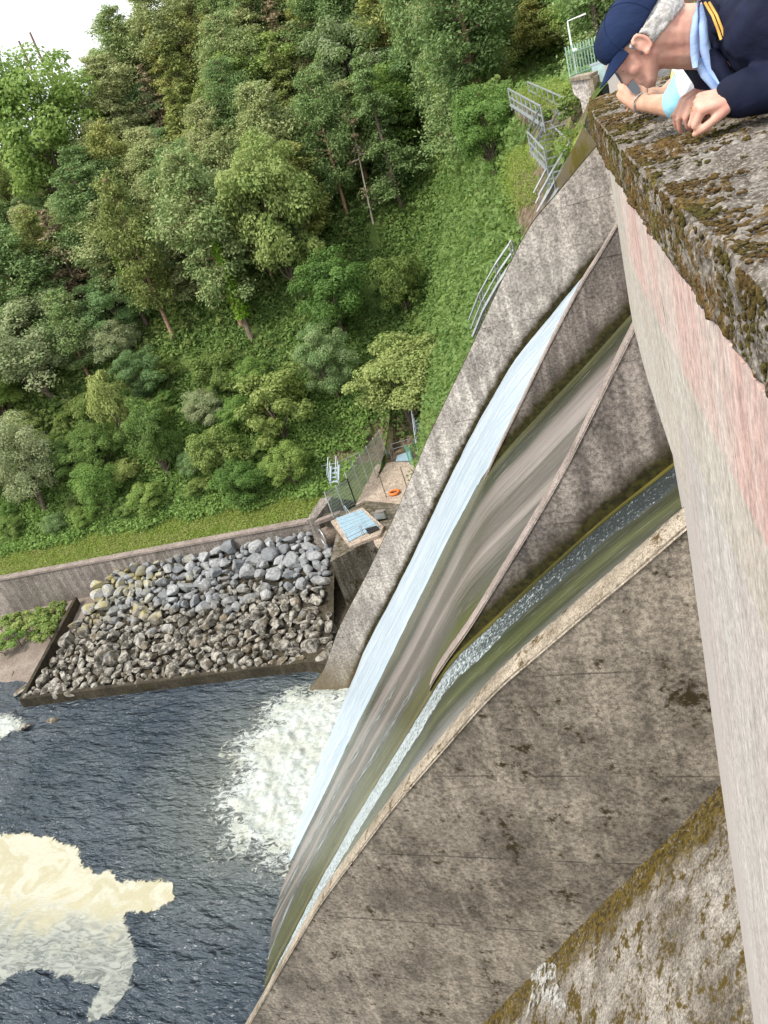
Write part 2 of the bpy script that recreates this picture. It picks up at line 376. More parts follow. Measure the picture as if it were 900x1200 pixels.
M['chute_green'] = chute_mat('chute_floor_three', [(.0, (.15, .13, .03)), (.04, (.04, .045, .02)), (.20, (.05, .055, .035)), (.26, (.035, .04, .02)), (.34, (.09, .10, .04)), (.40, (.045, .05, .03)), (.46, (.12, .12, .105)), (.53, (.24, .235, .235)), (.75, (.20, .19, .185)), (1, (.12, .11, .10))], .22)
k = NT('stream_water', .18, .5); uv = k.uv(); rp = k.noise(k.mapv(uv, (14, 46, 1)), 1, 6, .72, .4); lg = k.noise(k.mapv(uv, (5, 2.5, 1)), 1, 4, .6); v_ = k.sep(uv)[1]
thr = k.rng(v_, .5, 3.2, .60, .44); thr = k.math('ADD', thr, k.math('MULTIPLY', k.math('SUBTRACT', lg, .5), .25))
c = k.mix(k.rng(k.math('SUBTRACT', rp, thr), -.03, .09), k.mix(k.rng(v_, 1, 4), (.035, .045, .045), (.15, .18, .175)), (.50, .56, .57)); k.color(c); k.bump(rp, .8, .09); M['stream'] = k.m
k = NT('film_water', .15, .5); uv = k.uv(); st = k.noise(k.mapv(uv, (7, 2.5, 1)), 1, 7, .65); k.color(k.mix(k.rng(st, .42, .62), (.10, .11, .09), (.38, .42, .42)))
tr = k.node('ShaderNodeBsdfTransparent'); mx = k.node('ShaderNodeMixShader'); k.l.new(k.rng(st, .42, .56, 0, .85), mx.inputs[0]); k.l.new(tr.outputs[0], mx.inputs[1]); k.l.new(k.b.outputs[0], mx.inputs[2]); k.l.new(mx.outputs[0], k.out.inputs[0]); k.bump(st, .5, .04); M['film'] = k.m
k = NT('boulder_stone', .88, .25); p = k.pos(); zz = k.sep(p)[2]
n1 = k.noise(p, .8, 5, .6); n2 = k.noise(p, 4, 7, .7); n3 = k.noise(p, .35, 4, .5)
c = k.mix(k.rnd(), (.20, .212, .225), (.42, .425, .42)); c = k.mix(k.rng(n2, .42, .62, 0, .65), c, (.14, .14, .14))
low = k.rng(k.math('ADD', zz, k.math('MULTIPLY', k.math('SUBTRACT', n3, .5), 4.5)), 3.7, 2.6)
dirt = k.mix(k.rng(k.noise(p, 1.9, 6, .7), .43, .60), (.05, .04, .022), (.40, .37, .31)); dirt = k.mix(k.rng(n1, .5, .65, 0, .7), dirt, (.13, .085, .03))
c = k.mix(k.math('MULTIPLY', low, .85), c, dirt)
xx = k.sep(p)[0]
yl = k.math('MULTIPLY', k.rng(k.math('ADD', xx, k.math('MULTIPLY', n3, 22)), -35, -43), k.math('MULTIPLY', k.rng(n1, .42, .56), k.rng(zz, 2.8, 3.6)))
c = k.mix(k.math('MULTIPLY', yl, .6), c, (.38, .31, .07))
k.color(c); k.bump(n2, .6, .08); M['rock'] = k.m

M['leaf_light'] = leafmat('leaf_light', [(0.122, 0.205, 0.057), (0.262, 0.383, 0.105), (0.419, 0.480, 0.176)])
M['leaf_dark'] = leafmat('leaf_dark', [(0.121, 0.227, 0.060), (0.228, 0.372, 0.094), (0.373, 0.480, 0.137)])
M['leaf_grey'] = leafmat('leaf_grey_green', [(0.147, 0.248, 0.101), (0.277, 0.422, 0.171), (0.444, 0.480, 0.271)])
M['leaf_olive'] = leafmat('leaf_olive', [(0.140, 0.200, 0.057), (0.262, 0.346, 0.096), (0.419, 0.474, 0.160)])
M['needle_blue'] = leafmat('needle_pine', [(0.143, 0.223, 0.083), (0.271, 0.392, 0.149), (0.472, 0.480, 0.233)], .32)
M['needle_yellow'] = leafmat('needle_larch', [(0.153, 0.200, 0.063), (0.308, 0.349, 0.106), (0.480, 0.480, 0.159)], .25)
M['needle_brown'] = leafmat('needle_brown', [(0.156, 0.130, 0.078), (0.273, 0.215, 0.130), (0.390, 0.312, 0.195)], .2)
M['ivy'] = leafmat('leaf_ivy', [(0.139, 0.264, 0.023), (0.248, 0.434, 0.031), (0.403, 0.500, 0.062)])
M['flower'] = leafmat('leaf_with_pale_blossom', [(0.078, 0.155, 0.039), (0.248, 0.341, 0.124), (0.500, 0.500, 0.434)])
M['bracken'] = leafmat('bracken_fern', [(0.075, 0.139, 0.038), (0.164, 0.269, 0.075), (0.269, 0.381, 0.113), (0.359, 0.357, 0.149)])
M['bracken_b'] = leafmat('bramble_leaf', [(0.100, 0.187, 0.051), (0.179, 0.314, 0.079), (0.272, 0.419, 0.114)])
M['grassblade'] = leafmat('grass_blade', [(.17, .26, .04), (.27, .36, .07), (.36, .38, .13)])
M['bark'] = plain('bark_grey', (.13, .10, .075), .9, var=.4, sc=5)
M['bark_pine'] = plain('bark_pine', (.27, .17, .11), .9, var=.4, sc=4)
M['bark_dead'] = plain('bark_dead', (.38, .33, .27), .9, var=.25)
M['galv'] = plain('galvanised_steel', (.36, .38, .38), .45, .6, .15)
M['galv_pale'] = plain('pale_painted_steel', (.40, .47, .52), .5, 0, .1)
M['bluegrate'] = plain('blue_grey_grating', (.30, .42, .50), .6, 0, .12)
M['greensteel'] = plain('green_painted_steel', (.10, .30, .20), .55, 0, .2)
M['railgreen'] = plain('pale_green_railing', (.30, .46, .38), .55, 0, .15)
M['wire'] = plain('fence_wire', (.46, .50, .48), .6, .3, .15)
M['polewood'] = plain('pole_wood', (.22, .13, .11), .9, 0, .2)
M['orange'] = plain('orange_plastic', (.70, .20, .04), .5, 0, .1)
M['white'] = plain('white_plastic', (.78, .78, .76), .4, 0, .05)
M['bluepanel'] = plain('pale_blue_panel', (.45, .60, .62), .35, 0, .12, 3)
M['road'] = concrete('crest_road', (.16, .155, .15), (.10, .10, .095), 0, streak=0, spots=.1)
M['dark'] = plain('dark_void', (.02, .02, .02), .9)
M['rust'] = plain('rusty_pipe', (.22, .17, .13), .8, 0, .3)
# ================================================================ the dam
dam = empty('dam', (0, 20, 36), 'grey concrete dam with three stepped curved spillway chutes running down into the river', 'dam')
# profiles measured along the chutes: X downstream is negative, Z up, river level 0
YA, YD1, YD2, YD3 = 41.5, 32.0, 22.5, 14.5
P_Atop = [(-30.6, -.8), (-27.87, 1.72), (-24.94, 6.1), (-21.33, 10.4), (-17.57, 15.2), (-13.84, 20.3), (-10.33, 24.7), (-7.1, 28.9), (-5.58, 30.73), (-3.91, 31.9), (-1.64, 33.61), (0, 34.4), (1.5, 35)]
P_F0 = [(-28, -2.5), (-26.04, .11), (-23.03, 4.64), (-19.86, 8.53), (-16.9, 12.37), (-13.62, 16.82), (-10.89, 20.33), (-7.73, 24.0), (-3.16, 27.83), (-1, 29.2), (1.5, 30.3)]
P_F1 = [(-28, -2), (-26, 0), (-22.5, 3.5), (-15.06, 12.8), (-8.3, 22.1), (-7, 23.2), (-3, 26.4), (-.65, 28.4), (1.5, 29.5)]
P_T1 = [(-9.4, 20.4), (-8.39, 22.04), (-6.92, 24.07), (-4.44, 27.52), (-2.49, 30.05), (-1.87, 30.62), (-.91, 31.85), (1.0, 33.9)]
P_F2 = [(-27, -2), (-25, 0), (-17.9, 7.75), (-12.06, 15.2), (-9.2, 18.9), (-6.3, 21.3), (-2.8, 24.2), (.1, 26.3), (1.5, 27.2)]
P_T2 = [(-11.2, 16.4), (-10.45, 17.59), (-9.3, 18.95), (-8.27, 20.1), (-6.48, 22.4), (-4.99, 24.3), (-3.35, 26.5), (-.46, 30.95), (1, 33)]
P_T3 = [(-27.5, -4.4), (-24, .9), (-20.51, 5.56), (-16.7, 10.76), (-13.64, 14.84), (-11.91, 16.89), (-9.27, 20.02), (-7.96, 21.43), (-6.74, 22.74), (-5.71, 23.88), (-4.81, 24.76), (-3.66, 25.72), (-2.13, 27.03), (-1.09, 27.88), (-.01, 28.84), (1.5, 30)]
P_F3 = [(-28, -6.8), (-24, -1.4), (-20.4, 3.2), (-16.7, 8.5), (-12.6, 13.9), (-9.3, 18.1), (-7.85, 19.8), (-4.6, 23.1), (-2.1, 25.1), (0, 26.8), (1.5, 27.9)]
YS_ = [YD3, YD2, YD1, YA]
XT = np.linspace(-30, 3, 331); FT = [np.array([interp(float(x), P_) for x in XT]) for P_ in (P_F3, P_F2, P_F1, P_F0)]
def zfloor(X, Y): return float(np.interp(Y, YS_, [np.interp(X, XT, f_) for f_ in FT]))
def bound(pts):
    pts = sorted(pts); return lambda X: float(np.interp(X, [p[0] for p in pts], [p[1] for p in pts]))
BD1 = bound([(-28, 24.6), (-25.4, 26.2), (-23.5, 28.6), (-21, 31.0), (-18, 32), (2, 32)])
BD2 = bound([(-28, 17.4), (-24.8, 18.5), (-22.7, 19.6), (-20.4, 20.9), (-18.8, 21.8), (-16.6, 22.5), (2, 22.5)])
def chute(name, fa, fb, x0, x1, mat, nx=190, ny=34, uvs=6):
    def fn(u, v):
        x = x0 + (x1 - x0) * v; ya, yb = fa(x), fb(x); y = ya + (yb - ya) * u
        return (x, y, zfloor(x, y))
    return grid(ny, nx, fn, name, M[mat], dam, uv=(1, uvs))
chute('spillway_chute', lambda x: YA, BD1, 1.2, -28, 'chute_white')
chute("spillway_chute", BD1, BD2, 1.2, -27.4, 'chute_brown')
chute("spillway_chute", BD2, lambda x: YD3, 1.2, -27, 'chute_green')

def curved_wall(name, Y, top, floor, x0, x1, t, mat, parent, nx=120, nz=26, deep=0.0, topmat=None, topname='wall_top', over=.05, fixed=None):
    """a wall standing on a chute: side nearest the viewpoint at Y, thickness t away from it"""
    xs = [x0 + (x1 - x0) * i / (nx - 1) for i in range(nx)]
    T = [interp(x, top) for x in xs]; F = [(interp(x, floor) - deep if fixed is None else fixed) for x in xs]
    vs = []; hg = []; fs = []
    for side in (0, 1):
        for j in range(nz):
            for i in range(nx):
                a = j / (nz - 1); z0 = min(F[i], T[i] - .02); z = z0 + (T[i] - z0) * a
                vs.append((xs[i], Y + t * side, z)); hg.append(z - F[i] - deep)
    n = nx * nz
    for j in range(nz - 1):
        for i in range(nx - 1):
            q = (j * nx + i, j * nx + i + 1, (j + 1) * nx + i + 1, (j + 1) * nx + i)
            fs.append(q); fs.append(tuple(n + a for a in reversed(q)))
    for i in range(nx - 1):
        a = (nz - 1) * nx + i; fs.append((a, a + 1, n + a + 1, n + a))
    for i0 in (0, nx - 1):
        for j in range(nz - 1): fs.append((j * nx + i0, (j + 1) * nx + i0, n + (j + 1) * nx + i0, n + j * nx + i0))
    w = link(name, mesh(name, vs, fs, M[mat], False, None, {'hg': hg}), parent)
    if topmat:
        def fn(u, v):
            i = min(int(round(v * (nx * 3 - 1) / 3)), nx - 1); x = x0 + (x1 - x0) * v
            e = .025 * math.sin(math.pi * u) + .02 * mnoise.noise((x * 3, u * 3, Y))
            return (x, Y - over + (t + 2 * over) * u, interp(x, top) + .03 + (e if 0 < u < 1 else -.09))
        grid(6, nx * 2, fn, topname, M[topmat], w)
    return w
w1 = curved_wall('divide_wall', YD1, P_T1, P_F1, .9, -8.9, .75, 'divide_face', dam, topmat='wall_top_b')
w2 = curved_wall('divide_wall', YD2, P_T2, P_F2, .9, -10.6, 1.0, 'divide_face', dam, topmat='wall_top_b')
w3 = curved_wall('divide_wall', YD3, P_T3, P_F3, .9, -27.3, .8, 'near_face', dam, deep=14, topmat='wall_top', nz=40)
tag(w3, 'wide divide wall nearest the viewer with a big stained grey side and a pale speckled top')
tw = curved_wall('training_wall', YA, P_Atop, P_F0, 1.0, -30.4, .6, 'training', None, fixed=-1.0, nz=40, topmat='training', topname='wall_top', over=.0)
# height above the chute floor for the moss line of the training wall
a_ = tw.data.attributes['hg'].data
for i, v in enumerate(tw.data.vertices): a_[i].value = (v.co.z - interp(v.co.x, P_F0)) if v.co.x > -26.8 else 3
tag(tw, 'sloping pale grey training wall of the spillway on the far bank, white water running along its foot', 'training wall')

# upright downstream face behind the chutes
def wallx(Y, z):
    a = float(np.interp(Y, [-6, 0, 1.75, 4, 9, 17, 30, 41, 46], [.76, .188, .02, .012, .0, -.03, -.32, -.8, -1.0]))
    return a
def face_fn(z0, z1, xf, y0, y1):
    def fn(u, v):
        Y = y0 + (y1 - y0) * (u ** 2.2 if y0 < 2 else u); z = z0 + (z1 - z0) * v
        return (xf(Y, z), Y, z)
    return fn
grid(160, 40, face_fn(18.5, 37.30, wallx, -5, 46), 'downstream_face', M['paleband'], dam)
def bandx(Y, z): return float(np.interp(Y, [-6, 0, 2.6, 4.8, 17, 41, 46], [.764, .188, -.062, -.115, -.36, -.86, -.95]))
pb = MB()
def band(name, z0, z1, off, mat, y1):
    n = 70; ys = [-5 + (y1 + 5) * (i / (n - 1)) ** 1.0 for i in range(n)]
    m = MB(); vs = []
    for y in ys:
        x = bandx(y, 0) + off
        vs += [(x, y, z0), (x, y, z1), (x + .5, y, z1), (x + .5, y, z0)]
    fs = [(4 * i + a, 4 * i + (a + 1) % 4, 4 * i + 4 + (a + 1) % 4, 4 * i + 4 + a) for i in range(n - 1) for a in range(4)]
    m.add(vs, fs + [(0, 1, 2, 3), tuple(4 * (n - 1) + a for a in (3, 2, 1, 0))])
    return m.build(name, M[mat], dam)
band('lower_band', 37.17, 37.362, -.004, 'greyband', 4.6)
band('upper_band', 37.362, 37.60, -.004, 'pink', 4.66)
ck = MB(); P0 = Vector((.02 - .006, 1.71, 37.40)); ck.tube([(bandx(1.87, 0) - .002, 1.87, 37.50), (bandx(1.80, 0) - .002, 1.80, 37.44), (bandx(1.79, 0) - .002, 1.79, 37.37)], [.001, .003, .002], 5)
ck.build('crack', M['dark'], dam)
# battered mossy foot of the dam nearest the viewer
def apf(u, v):
    Y = -9 + (YD3 + .02 + 9) * v; d = 22 * u
    n = .05 * mnoise.noise((d * 1.3, Y * 1.3, 0)) + .03 * mnoise.noise((d * 4, Y * 4, 3)) if 0 < u else 0
    return (wallx(max(Y, 0), 0) + .0 - d / math.sqrt(1 + 1.4 ** 2) - n, Y, 21 - d * 1.4 / math.sqrt(1 + 1.4 ** 2) + n, max(0, 1 - (YD3 - Y) / 3.2))
grid(220, 220, apf, 'battered_foot', M['apron'], dam, attr='edge')
# splash of white lime on the battered foot
q = [(622, 1140), (634, 1128), (652, 1132), (655, 1155), (668, 1190), (640, 1175), (626, 1180), (618, 1195), (625, 1160)]
def onap(x, y):
    d = ray(x, y); n = Vector((-1.4, 0, 1)).normalized(); p0 = Vector((0, 0, 21)); t = (p0 - Vector((0, 0, H))).dot(n) / d.dot(n); return Vector((0, 0, H)) + d * t + n * .05
lm = MB()
qq = [onap(x, y) for x, y in q]; cc = sum(qq, Vector()) / len(qq); ring = []
for i in range(len(qq)):
    for k_ in range(6):
        p = qq[i].lerp(qq[(i + 1) % len(qq)], k_ / 6); ring.append(cc + (p - cc) * (1 + .16 * mnoise.noise(p * 6)))
lm.add([cc + Vector((-.02, 0, .03))] + ring, [(0, 1 + i, 1 + (i + 1) % len(ring)) for i in range(len(ring))]); k = NT('lime_white', .85, .2); p = k.pos(); n1 = k.noise(p, 3.2, 8, .72); k.color(k.mix(k.rng(k.noise(p, 14, 5), .35, .65), (.36, .35, .32), (.58, .58, .55)))
tr = k.node('ShaderNodeBsdfTransparent'); mxs = k.node('ShaderNodeMixShader'); k.l.new(k.rng(n1, .43, .60), mxs.inputs[0]); k.l.new(tr.outputs[0], mxs.inputs[1]); k.l.new(k.b.outputs[0], mxs.inputs[2]); k.l.new(mxs.outputs[0], k.out.inputs[0])
lm.build('lime_stain', k.m, dam)
# body behind the faces, so the dam is solid
bd = MB(); bd.box((3.2, 18.5, 18), (2.35, 28, 17.9)); bd.build('dam_core', M['far_crest'], dam)

# parapet with its mossy coping
par = empty('parapet', (.3, 2, 36.6), 'weathered stone parapet topped with brown and green moss beside the viewer', 'parapet')
XO = [(-5, .70), (0, .190), (.86, .108), (1.4, .052), (1.7, .02), (2.6, -.062), (3.5, -.14), (4.3, -.19), (4.72, -.205)]
def xo(Y): return float(np.interp(Y, [a[0] for a in XO], [a[1] for a in XO]))
ys = [-2.0]
while ys[-1] < 4.72: ys.append(ys[-1] + (.05 if ys[-1] < .3 else .0075 + max(0, ys[-1] - 1.2) * .004))
ys[-1] = 4.72
WID = .47
def cop(Y):
    """section: outer face up, rounded arris, top surface"""
    pts = []
    for k_ in range(18): pts.append((0, -.12 + .108 * k_ / 17, 1 - k_ / 17 * .35))
    for k_ in range(1, 5): a = math.pi / 2 * k_ / 5; pts.append((.013 - .013 * math.cos(a), -.012 + .012 * math.sin(a), .6))
    for k_ in range(64): u = k_ / 63; pts.append((.013 + (WID - .013) * u, 0, .55 - .75 * u))
    return pts
vs = []; ms = []; NC = len(cop(0))
for Y in ys:
    for (dx, dz, mo) in cop(Y):
        x = xo(Y) + dx; p = Vector((x, Y, 37.72 + dz))
        a = mnoise.fractal(p * 7, .9, 2.1, 4); b = mnoise.fractal(p * 26 + Vector((5, 0, 0)), .8, 2.2, 4); c3 = mnoise.noise(p * 2.2)
        rid = abs(mnoise.noise((p.x * 9, p.y * 34, 2)))
        tuft = max(0, a * .5 + b * .7 + c3 * .35 + (mo - .5) * .25)
        if dz < -.013:
            h = .004 * b + .008 * tuft + .003 * mnoise.noise(p * 90); vs.append((x - h - .004, Y, 37.72 + dz))
            if dz <= -.119: vs[-1] = (x + .004 * b, Y, 37.72 + dz + .008 * a)
        else:
            h = .004 * a + .005 * b - .007 * rid + .003 * mnoise.noise(p * 95) + .010 * min(1, tuft * 1.4); vs.append((x - .004 * b, Y, 37.72 + dz + h))
        far = 1.0 if Y > 2.4 else 0
        ms.append(tuft * .9 + mo * .30 + .25 * c3 - .04 + .10 * min(1, max(0, (Y - 1.2) / 2)))
fs = [(j * NC + i, (j + 1) * NC + i, (j + 1) * NC + i + 1, j * NC + i + 1) for j in range(len(ys) - 1) for i in range(NC - 1)]
# close the solid: inner side, underside, ends
b0 = len(vs); 
for Y in ys: vs += [(xo(Y) + WID, Y, 37.60), (xo(Y) + .02, Y, 37.60)]; ms += [0, 0]
for j in range(len(ys) - 1):
    i0 = b0 + 2 * j
    fs += [(j * NC + NC - 1, (j + 1) * NC + NC - 1, i0 + 2, i0), (i0, i0 + 2, i0 + 3, i0 + 1), (i0 + 1, i0 + 3, (j + 1) * NC, j * NC)]
L = len(ys) - 1
fs.append(tuple([L * NC + i for i in range(NC)] + [b0 + 2 * L, b0 + 2 * L + 1])); fs.append(tuple([b0 + 1, b0] + [i for i in reversed(range(NC))]))
link('coping', mesh('coping', vs, fs, M['coping'], True, None, {'moss': ms}), par)
# small moss cushions growing on the coping
mt = MB(); rr = random.Random(3)
for i in range(7500):
    Y = .7 + 3.9 * rr.random() ** 1.3; u = rr.random() ** 1.7
    p = Vector((xo(Y) + .01 + u * (WID - .03), Y, 37.72))
    if mnoise.fractal(p * 7, .9, 2.1, 4) * .5 + mnoise.noise(p * 2.2) * .35 + .3 * (1 - u) < .12 + .15 * rr.random(): continue
    r = rr.uniform(.0010, .0040) * (1 + .25 * Y)
    mt.ell(p + Vector((0, 0, .004)), (r * rr.uniform(.9, 1.9), r * rr.uniform(.7, 1.3), r * rr.uniform(.4, .8)), n=6)
for i in range(2600):
    Y = .6 + 3.6 * rr.random() ** 1.3; z = 37.72 - .11 * rr.random() ** 1.4
    p = Vector((xo(Y) - .004, Y, z))
    if mnoise.noise((Y * 9, 3, 0)) + .4 * mnoise.noise((Y * 30, z * 9, 1)) < .0: continue
    r = rr.uniform(.0018, .0052) * (1 + .2 * Y); mt.ell(p, (r * .7, r, r * rr.uniform(.8, 1.9)), n=6)
k = NT('moss_cushion', .95, .1); p = k.pos(); n1 = k.noise(p, 150, 5, .75); n0 = k.noise(p, 5, 4)
k.color(k.mix(k.rng(n0, .4, .62), k.mix(k.rng(n1, .35, .65), (.03, .02, .008), (.18, .115, .045)), k.mix(k.rng(n1, .35, .65), (.03, .026, .008), (.13, .11, .03)))); k.bump(n1, .9, .006); M['mosscush'] = k.m
tag(mt.build('moss', M['mosscush'], par, True), kind='stuff')
pw = MB(); pw.box((0, 0, 0), (0, 0, 0)) if False else None
vs = []
for Y in ys[::12] + [4.70]: vs += [(xo(Y) + .05, Y, 36.62), (xo(Y) + .05, Y, 37.605), (xo(Y) + .42, Y, 37.605), (xo(Y) + .42, Y, 36.62)]
n = len(vs) // 4
pw.add(vs, [(4 * i + a, 4 * i + (a + 1) % 4, 4 * i + 4 + (a + 1) % 4, 4 * i + 4 + a) for i in range(n - 1) for a in range(4)] + [(0, 1, 2, 3), tuple(4 * n - 4 + a for a in (3, 2, 1, 0))])
pw.build('wall_body', M['greyband'], par)
# crest walkway
rd = MB(); rd.box((2.95, 19, 36.5), (2.75, 26, .12)); tag(rd.build('crest_walkway', M['road']), kind='structure')

# ---------------------------------------------------------------- far end of the crest
fc = empty('crest_end_wall', (-1.8, 44, 34), 'short white weathered wing wall at the far end of the dam crest, beyond the parapet', 'wing wall')
Q = [(669, 95), (691, 91), (697, 118), (703, 140), (722, 200), (704, 176), (697, 168), (687, 152), (683, 132), (680, 117), (672, 110)]
m = MB(); m.prism([atY(x, y, 43.6) for x, y in Q], (.3, 1.6, 0)); m.build('wall', M['far_crest'], fc)
m = MB(); m.prism([atY(x, y, 43.5) for x, y in [(667, 96), (667, 92), (692, 87), (692, 92)]], (.3, 1.9, 0)); m.build('wall_cap', M['wall_top'], fc)
m = MB(); m.prism([atY(x, y, 43.55) for x, y in [(689, 92), (694, 91), (701, 130), (697, 130)]], (.3, 1.2, 0)); m.build('pilaster', M['wall_top'], fc)
bp = empty('panel_screen', (0, 46, 35), 'pale blue panelled screen at the far end of the crest behind the phone', 'screen')
for i in range(9):
    x0 = -1.62 + i * .72
    m = MB(); m.box((x0 + .35, 46, 35.6), (.345, .04, 1.15)); m.build('panel', M['bluepanel'], bp)
m = MB(); m.box((1.6, 46, 36.8), (3.3, .06, .05)); m.build('top_rail', M['galv_pale'], bp)
# palisade along the bank top
pf = empty('palisade_fence', (-1, 47, 36), 'light green palisade fence beside the lamp post at the end of the dam crest', 'fence')
for i in range(24):
    x = 46.5 + i * .22; X = -2.75 + i * .14; m = MB(); m.box((X, x, 37.15), (.028, .02, .8)); m.build('pale', M['railgreen'], pf)
for zz in (36.6, 37.6):
    m = MB(); m.tube([(-2.75, 46.47, zz), (.5, 51.6, zz)], .03, 6); m.build('rail', M['railgreen'], pf)
lp = empty('street_lamp', (-2.6, 47.3, 36), 'slim white street lamp with a short arm and a camera dome above the far fence', 'street lamp')
b_ = atY(676, 90, 47.3); t_ = atY(665, 25, 47.3)
m = MB(); m.tube([b_ - Vector((0, 0, 1)), b_.lerp(t_, .55), t_], [.055, .05, .04], 10); m.build('pole', M['white'], lp)
a2 = atY(679, 19, 47.3); m = MB(); m.tube([t_, a2], .03, 8); ar = m.build('arm', M['white'], lp)
m = MB(); d = (a2 - t_).normalized(); m.box(a2 + d * .12, (.2, .07, .035), (d, Vector((0, 1, 0)), d.cross(Vector((0, 1, 0))))); m.build('lamp_head', M['white'], ar)
c_ = atY(674, 59, 47.2); m = MB(); m.ell(c_, .11); m.tube([c_ + Vector((-.2, .1, .05)), c_], .025, 6); m.build('camera_dome', M['white'], lp, True)

# flank wall behind the training wall, mossy
fl = [atY(x, y, 43.0) for x, y in [(684, 148), (703, 170), (664, 222), (622, 268), (612, 292), (604, 296), (625, 255), (655, 205)]]
m = MB(); m.prism([Vector((p.x, 42.62 + i % 2 * 0, p.z)) for i, p in enumerate(fl)], (0, .9, -.4))
k = NT('flank_concrete', .9, .2); p = k.pos(); n1 = k.noise(k.mapv(p, (1.5, 1.5, .4)), 1, 6, .65); zz = k.sep(p)[2]
k.color(k.mix(k.math('MULTIPLY', k.rng(n1, .38, .6), k.rng(zz, 31.2, 32.6)), k.mix(k.rng(n1, .4, .6), (.16, .13, .10), (.33, .28, .23)), (.13, .11, .025))); k.bump(n1, .5, .05)
o = m.build('flank_wall', k.m); tag(o, 'narrow sloping wall stained yellow green between the metal stairs and the training wall', 'wall')

# ================================================================ river works
Yf = lambda X: 58.7 + (X + 32.7) * .101
rw = empty('retaining_wall', (-50, 57, 3), 'long grey concrete retaining wall along the far river bank, behind the boulders', 'retaining wall')
m = MB()
m.prism([(-150, Yf(-150), .2), (-31.5, Yf(-31.5), .2), (-31.5, Yf(-31.5) + .6, .2), (-150, Yf(-150) + .6, .2)], (0, 0, 5.75))
w = m.build('wall', M['retaining'], rw)
m = MB(); m.prism([(-150, Yf(-150) - .12, 5.953), (-31.4, Yf(-31.5) - .12, 5.953), (-31.4, Yf(-31.5) + .75, 5.953), (-150, Yf(-150) + .75, 5.953)], (0, 0, .22)); m.build('coping', M['wall_top_b'], rw)
m = MB(); m.prism([(-150, Yf(-150) - .9, .1), (-60, Yf(-60) - .9, .1), (-60, Yf(-60) - .01, .1), (-150, Yf(-150) - .01, .1)], (0, 0, 1.5)); m.build('footing', M['retaining'], rw)
# toe kerb round the boulders
T0 = atZ(22, 820, .95); T1 = atZ(386, 772, .95); T2 = atZ(62, 752, 1.6); T3 = T2 + (T2 - T0) * .8 + Vector((0, 0, .6))
kb = MB(); n_ = Vector((0, .45, 0))
kb.prism([Vector((T0.x, T0.y, -1)), Vector((T1.x + .6, T1.y, -1)), Vector((T1.x + .6, T1.y, T1.z)), Vector((T0.x, T0.y, T0.z))], n_)
kb.prism([Vector((T0.x - .02, T0.y, -.6)), Vector((T3.x, T3.y, 0.0)), T3, Vector((T0.x - .02, T0.y, T0.z + .006))], (.4, .02, 0))
tag(kb.build('toe_kerb', M['kerb']), 'low dark mossy concrete kerb holding the foot of the boulder bank at the water', 'kerb')

# bed under the boulders
A0 = T0 + Vector((.4, .4, -.35)); A1 = T1 + Vector((0, .4, -.35)); B0 = Vector((-57.0, Yf(-57), 4.4)); B1 = Vector((-31.6, Yf(-31.6), 4.9))
def bank(u, v):
    p = A0.lerp(A1, u).lerp(B0.lerp(B1, u), v); return p
grid(40, 30, lambda u, v: tuple(bank(u, v) + Vector((0, 0, .15 * mnoise.noise((u * 30, v * 20, 0)) - .15))), 'bank_bed', M['kerb'])
tag(bpy.data.objects['bank_bed'], kind='structure')
# boulder shapes
def boulder(seed):
    rnd = random.Random(seed); bm = bmesh.new(); bmesh.ops.create_icosphere(bm, subdivisions=3, radius=.5)
    pl = []
    for i in range(rnd.randint(8, 12)):
        d = Vector((rnd.gauss(0, 1), rnd.gauss(0, 1), rnd.gauss(0, .8))).normalized(); pl.append((d, rnd.uniform(.22, .40)))
    off = Vector((rnd.random() * 20, 0, 0))
    for v in bm.verts:
        for d, h in pl:
            e = v.co.dot(d) - h
            if e > 0: v.co -= d * e
        v.co += v.co.normalized() * (.05 * mnoise.noise(v.co * 2.5 + off) + .022 * mnoise.noise(v.co * 9 + off))
        v.co.x *= 1.15; v.co.z *= .85
    me = bpy.data.meshes.new('boulder'); bm.to_mesh(me); bm.free(); me.materials.append(M['rock']); return me
BM_ = [boulder(i) for i in range(14)]
spots = []; rr = random.Random(11); cell = {}
def free(p, r):
    cx, cy = int(p.x // 1.5), int(p.y // 1.5)
    for i in (-1, 0, 1):
        for j in (-1, 0, 1):
            for (q, s) in cell.get((cx + i, cy + j), ()):
                if (Vector((p.x - q.x, (p.y - q.y), (p.z - q.z)))).length < (r + s) * .37: return False
    return True
for it in range(26000):
    u, v = rr.random(), rr.random(); s = (rr.choice((rr.uniform(1.6, 2.1), rr.uniform(1.0, 1.6), rr.uniform(.9, 1.3))) if it < 4000 else rr.uniform(.55, 1.0)) * (1.0 if v > .4 else .85)
    p = bank(u, v)
    if p.x > -31 + (p.y - 44) * 0.0 and v > .3: continue
    if free(p, s):
        spots.append((p, s)); cell.setdefault((int(p.x // 1.5), int(p.y // 1.5)), []).append((p, s))
spots.sort(key=lambda t: -t[1] / max(40, px(t[0])[2]))
def rotm(rr): return Matrix.Rotation(rr.uniform(0, 6.28), 4, 'Z') @ Matrix.Rotation(rr.uniform(-.5, .5), 4, 'X') @ Matrix.Rotation(rr.uniform(-.5, .5), 4, 'Y')
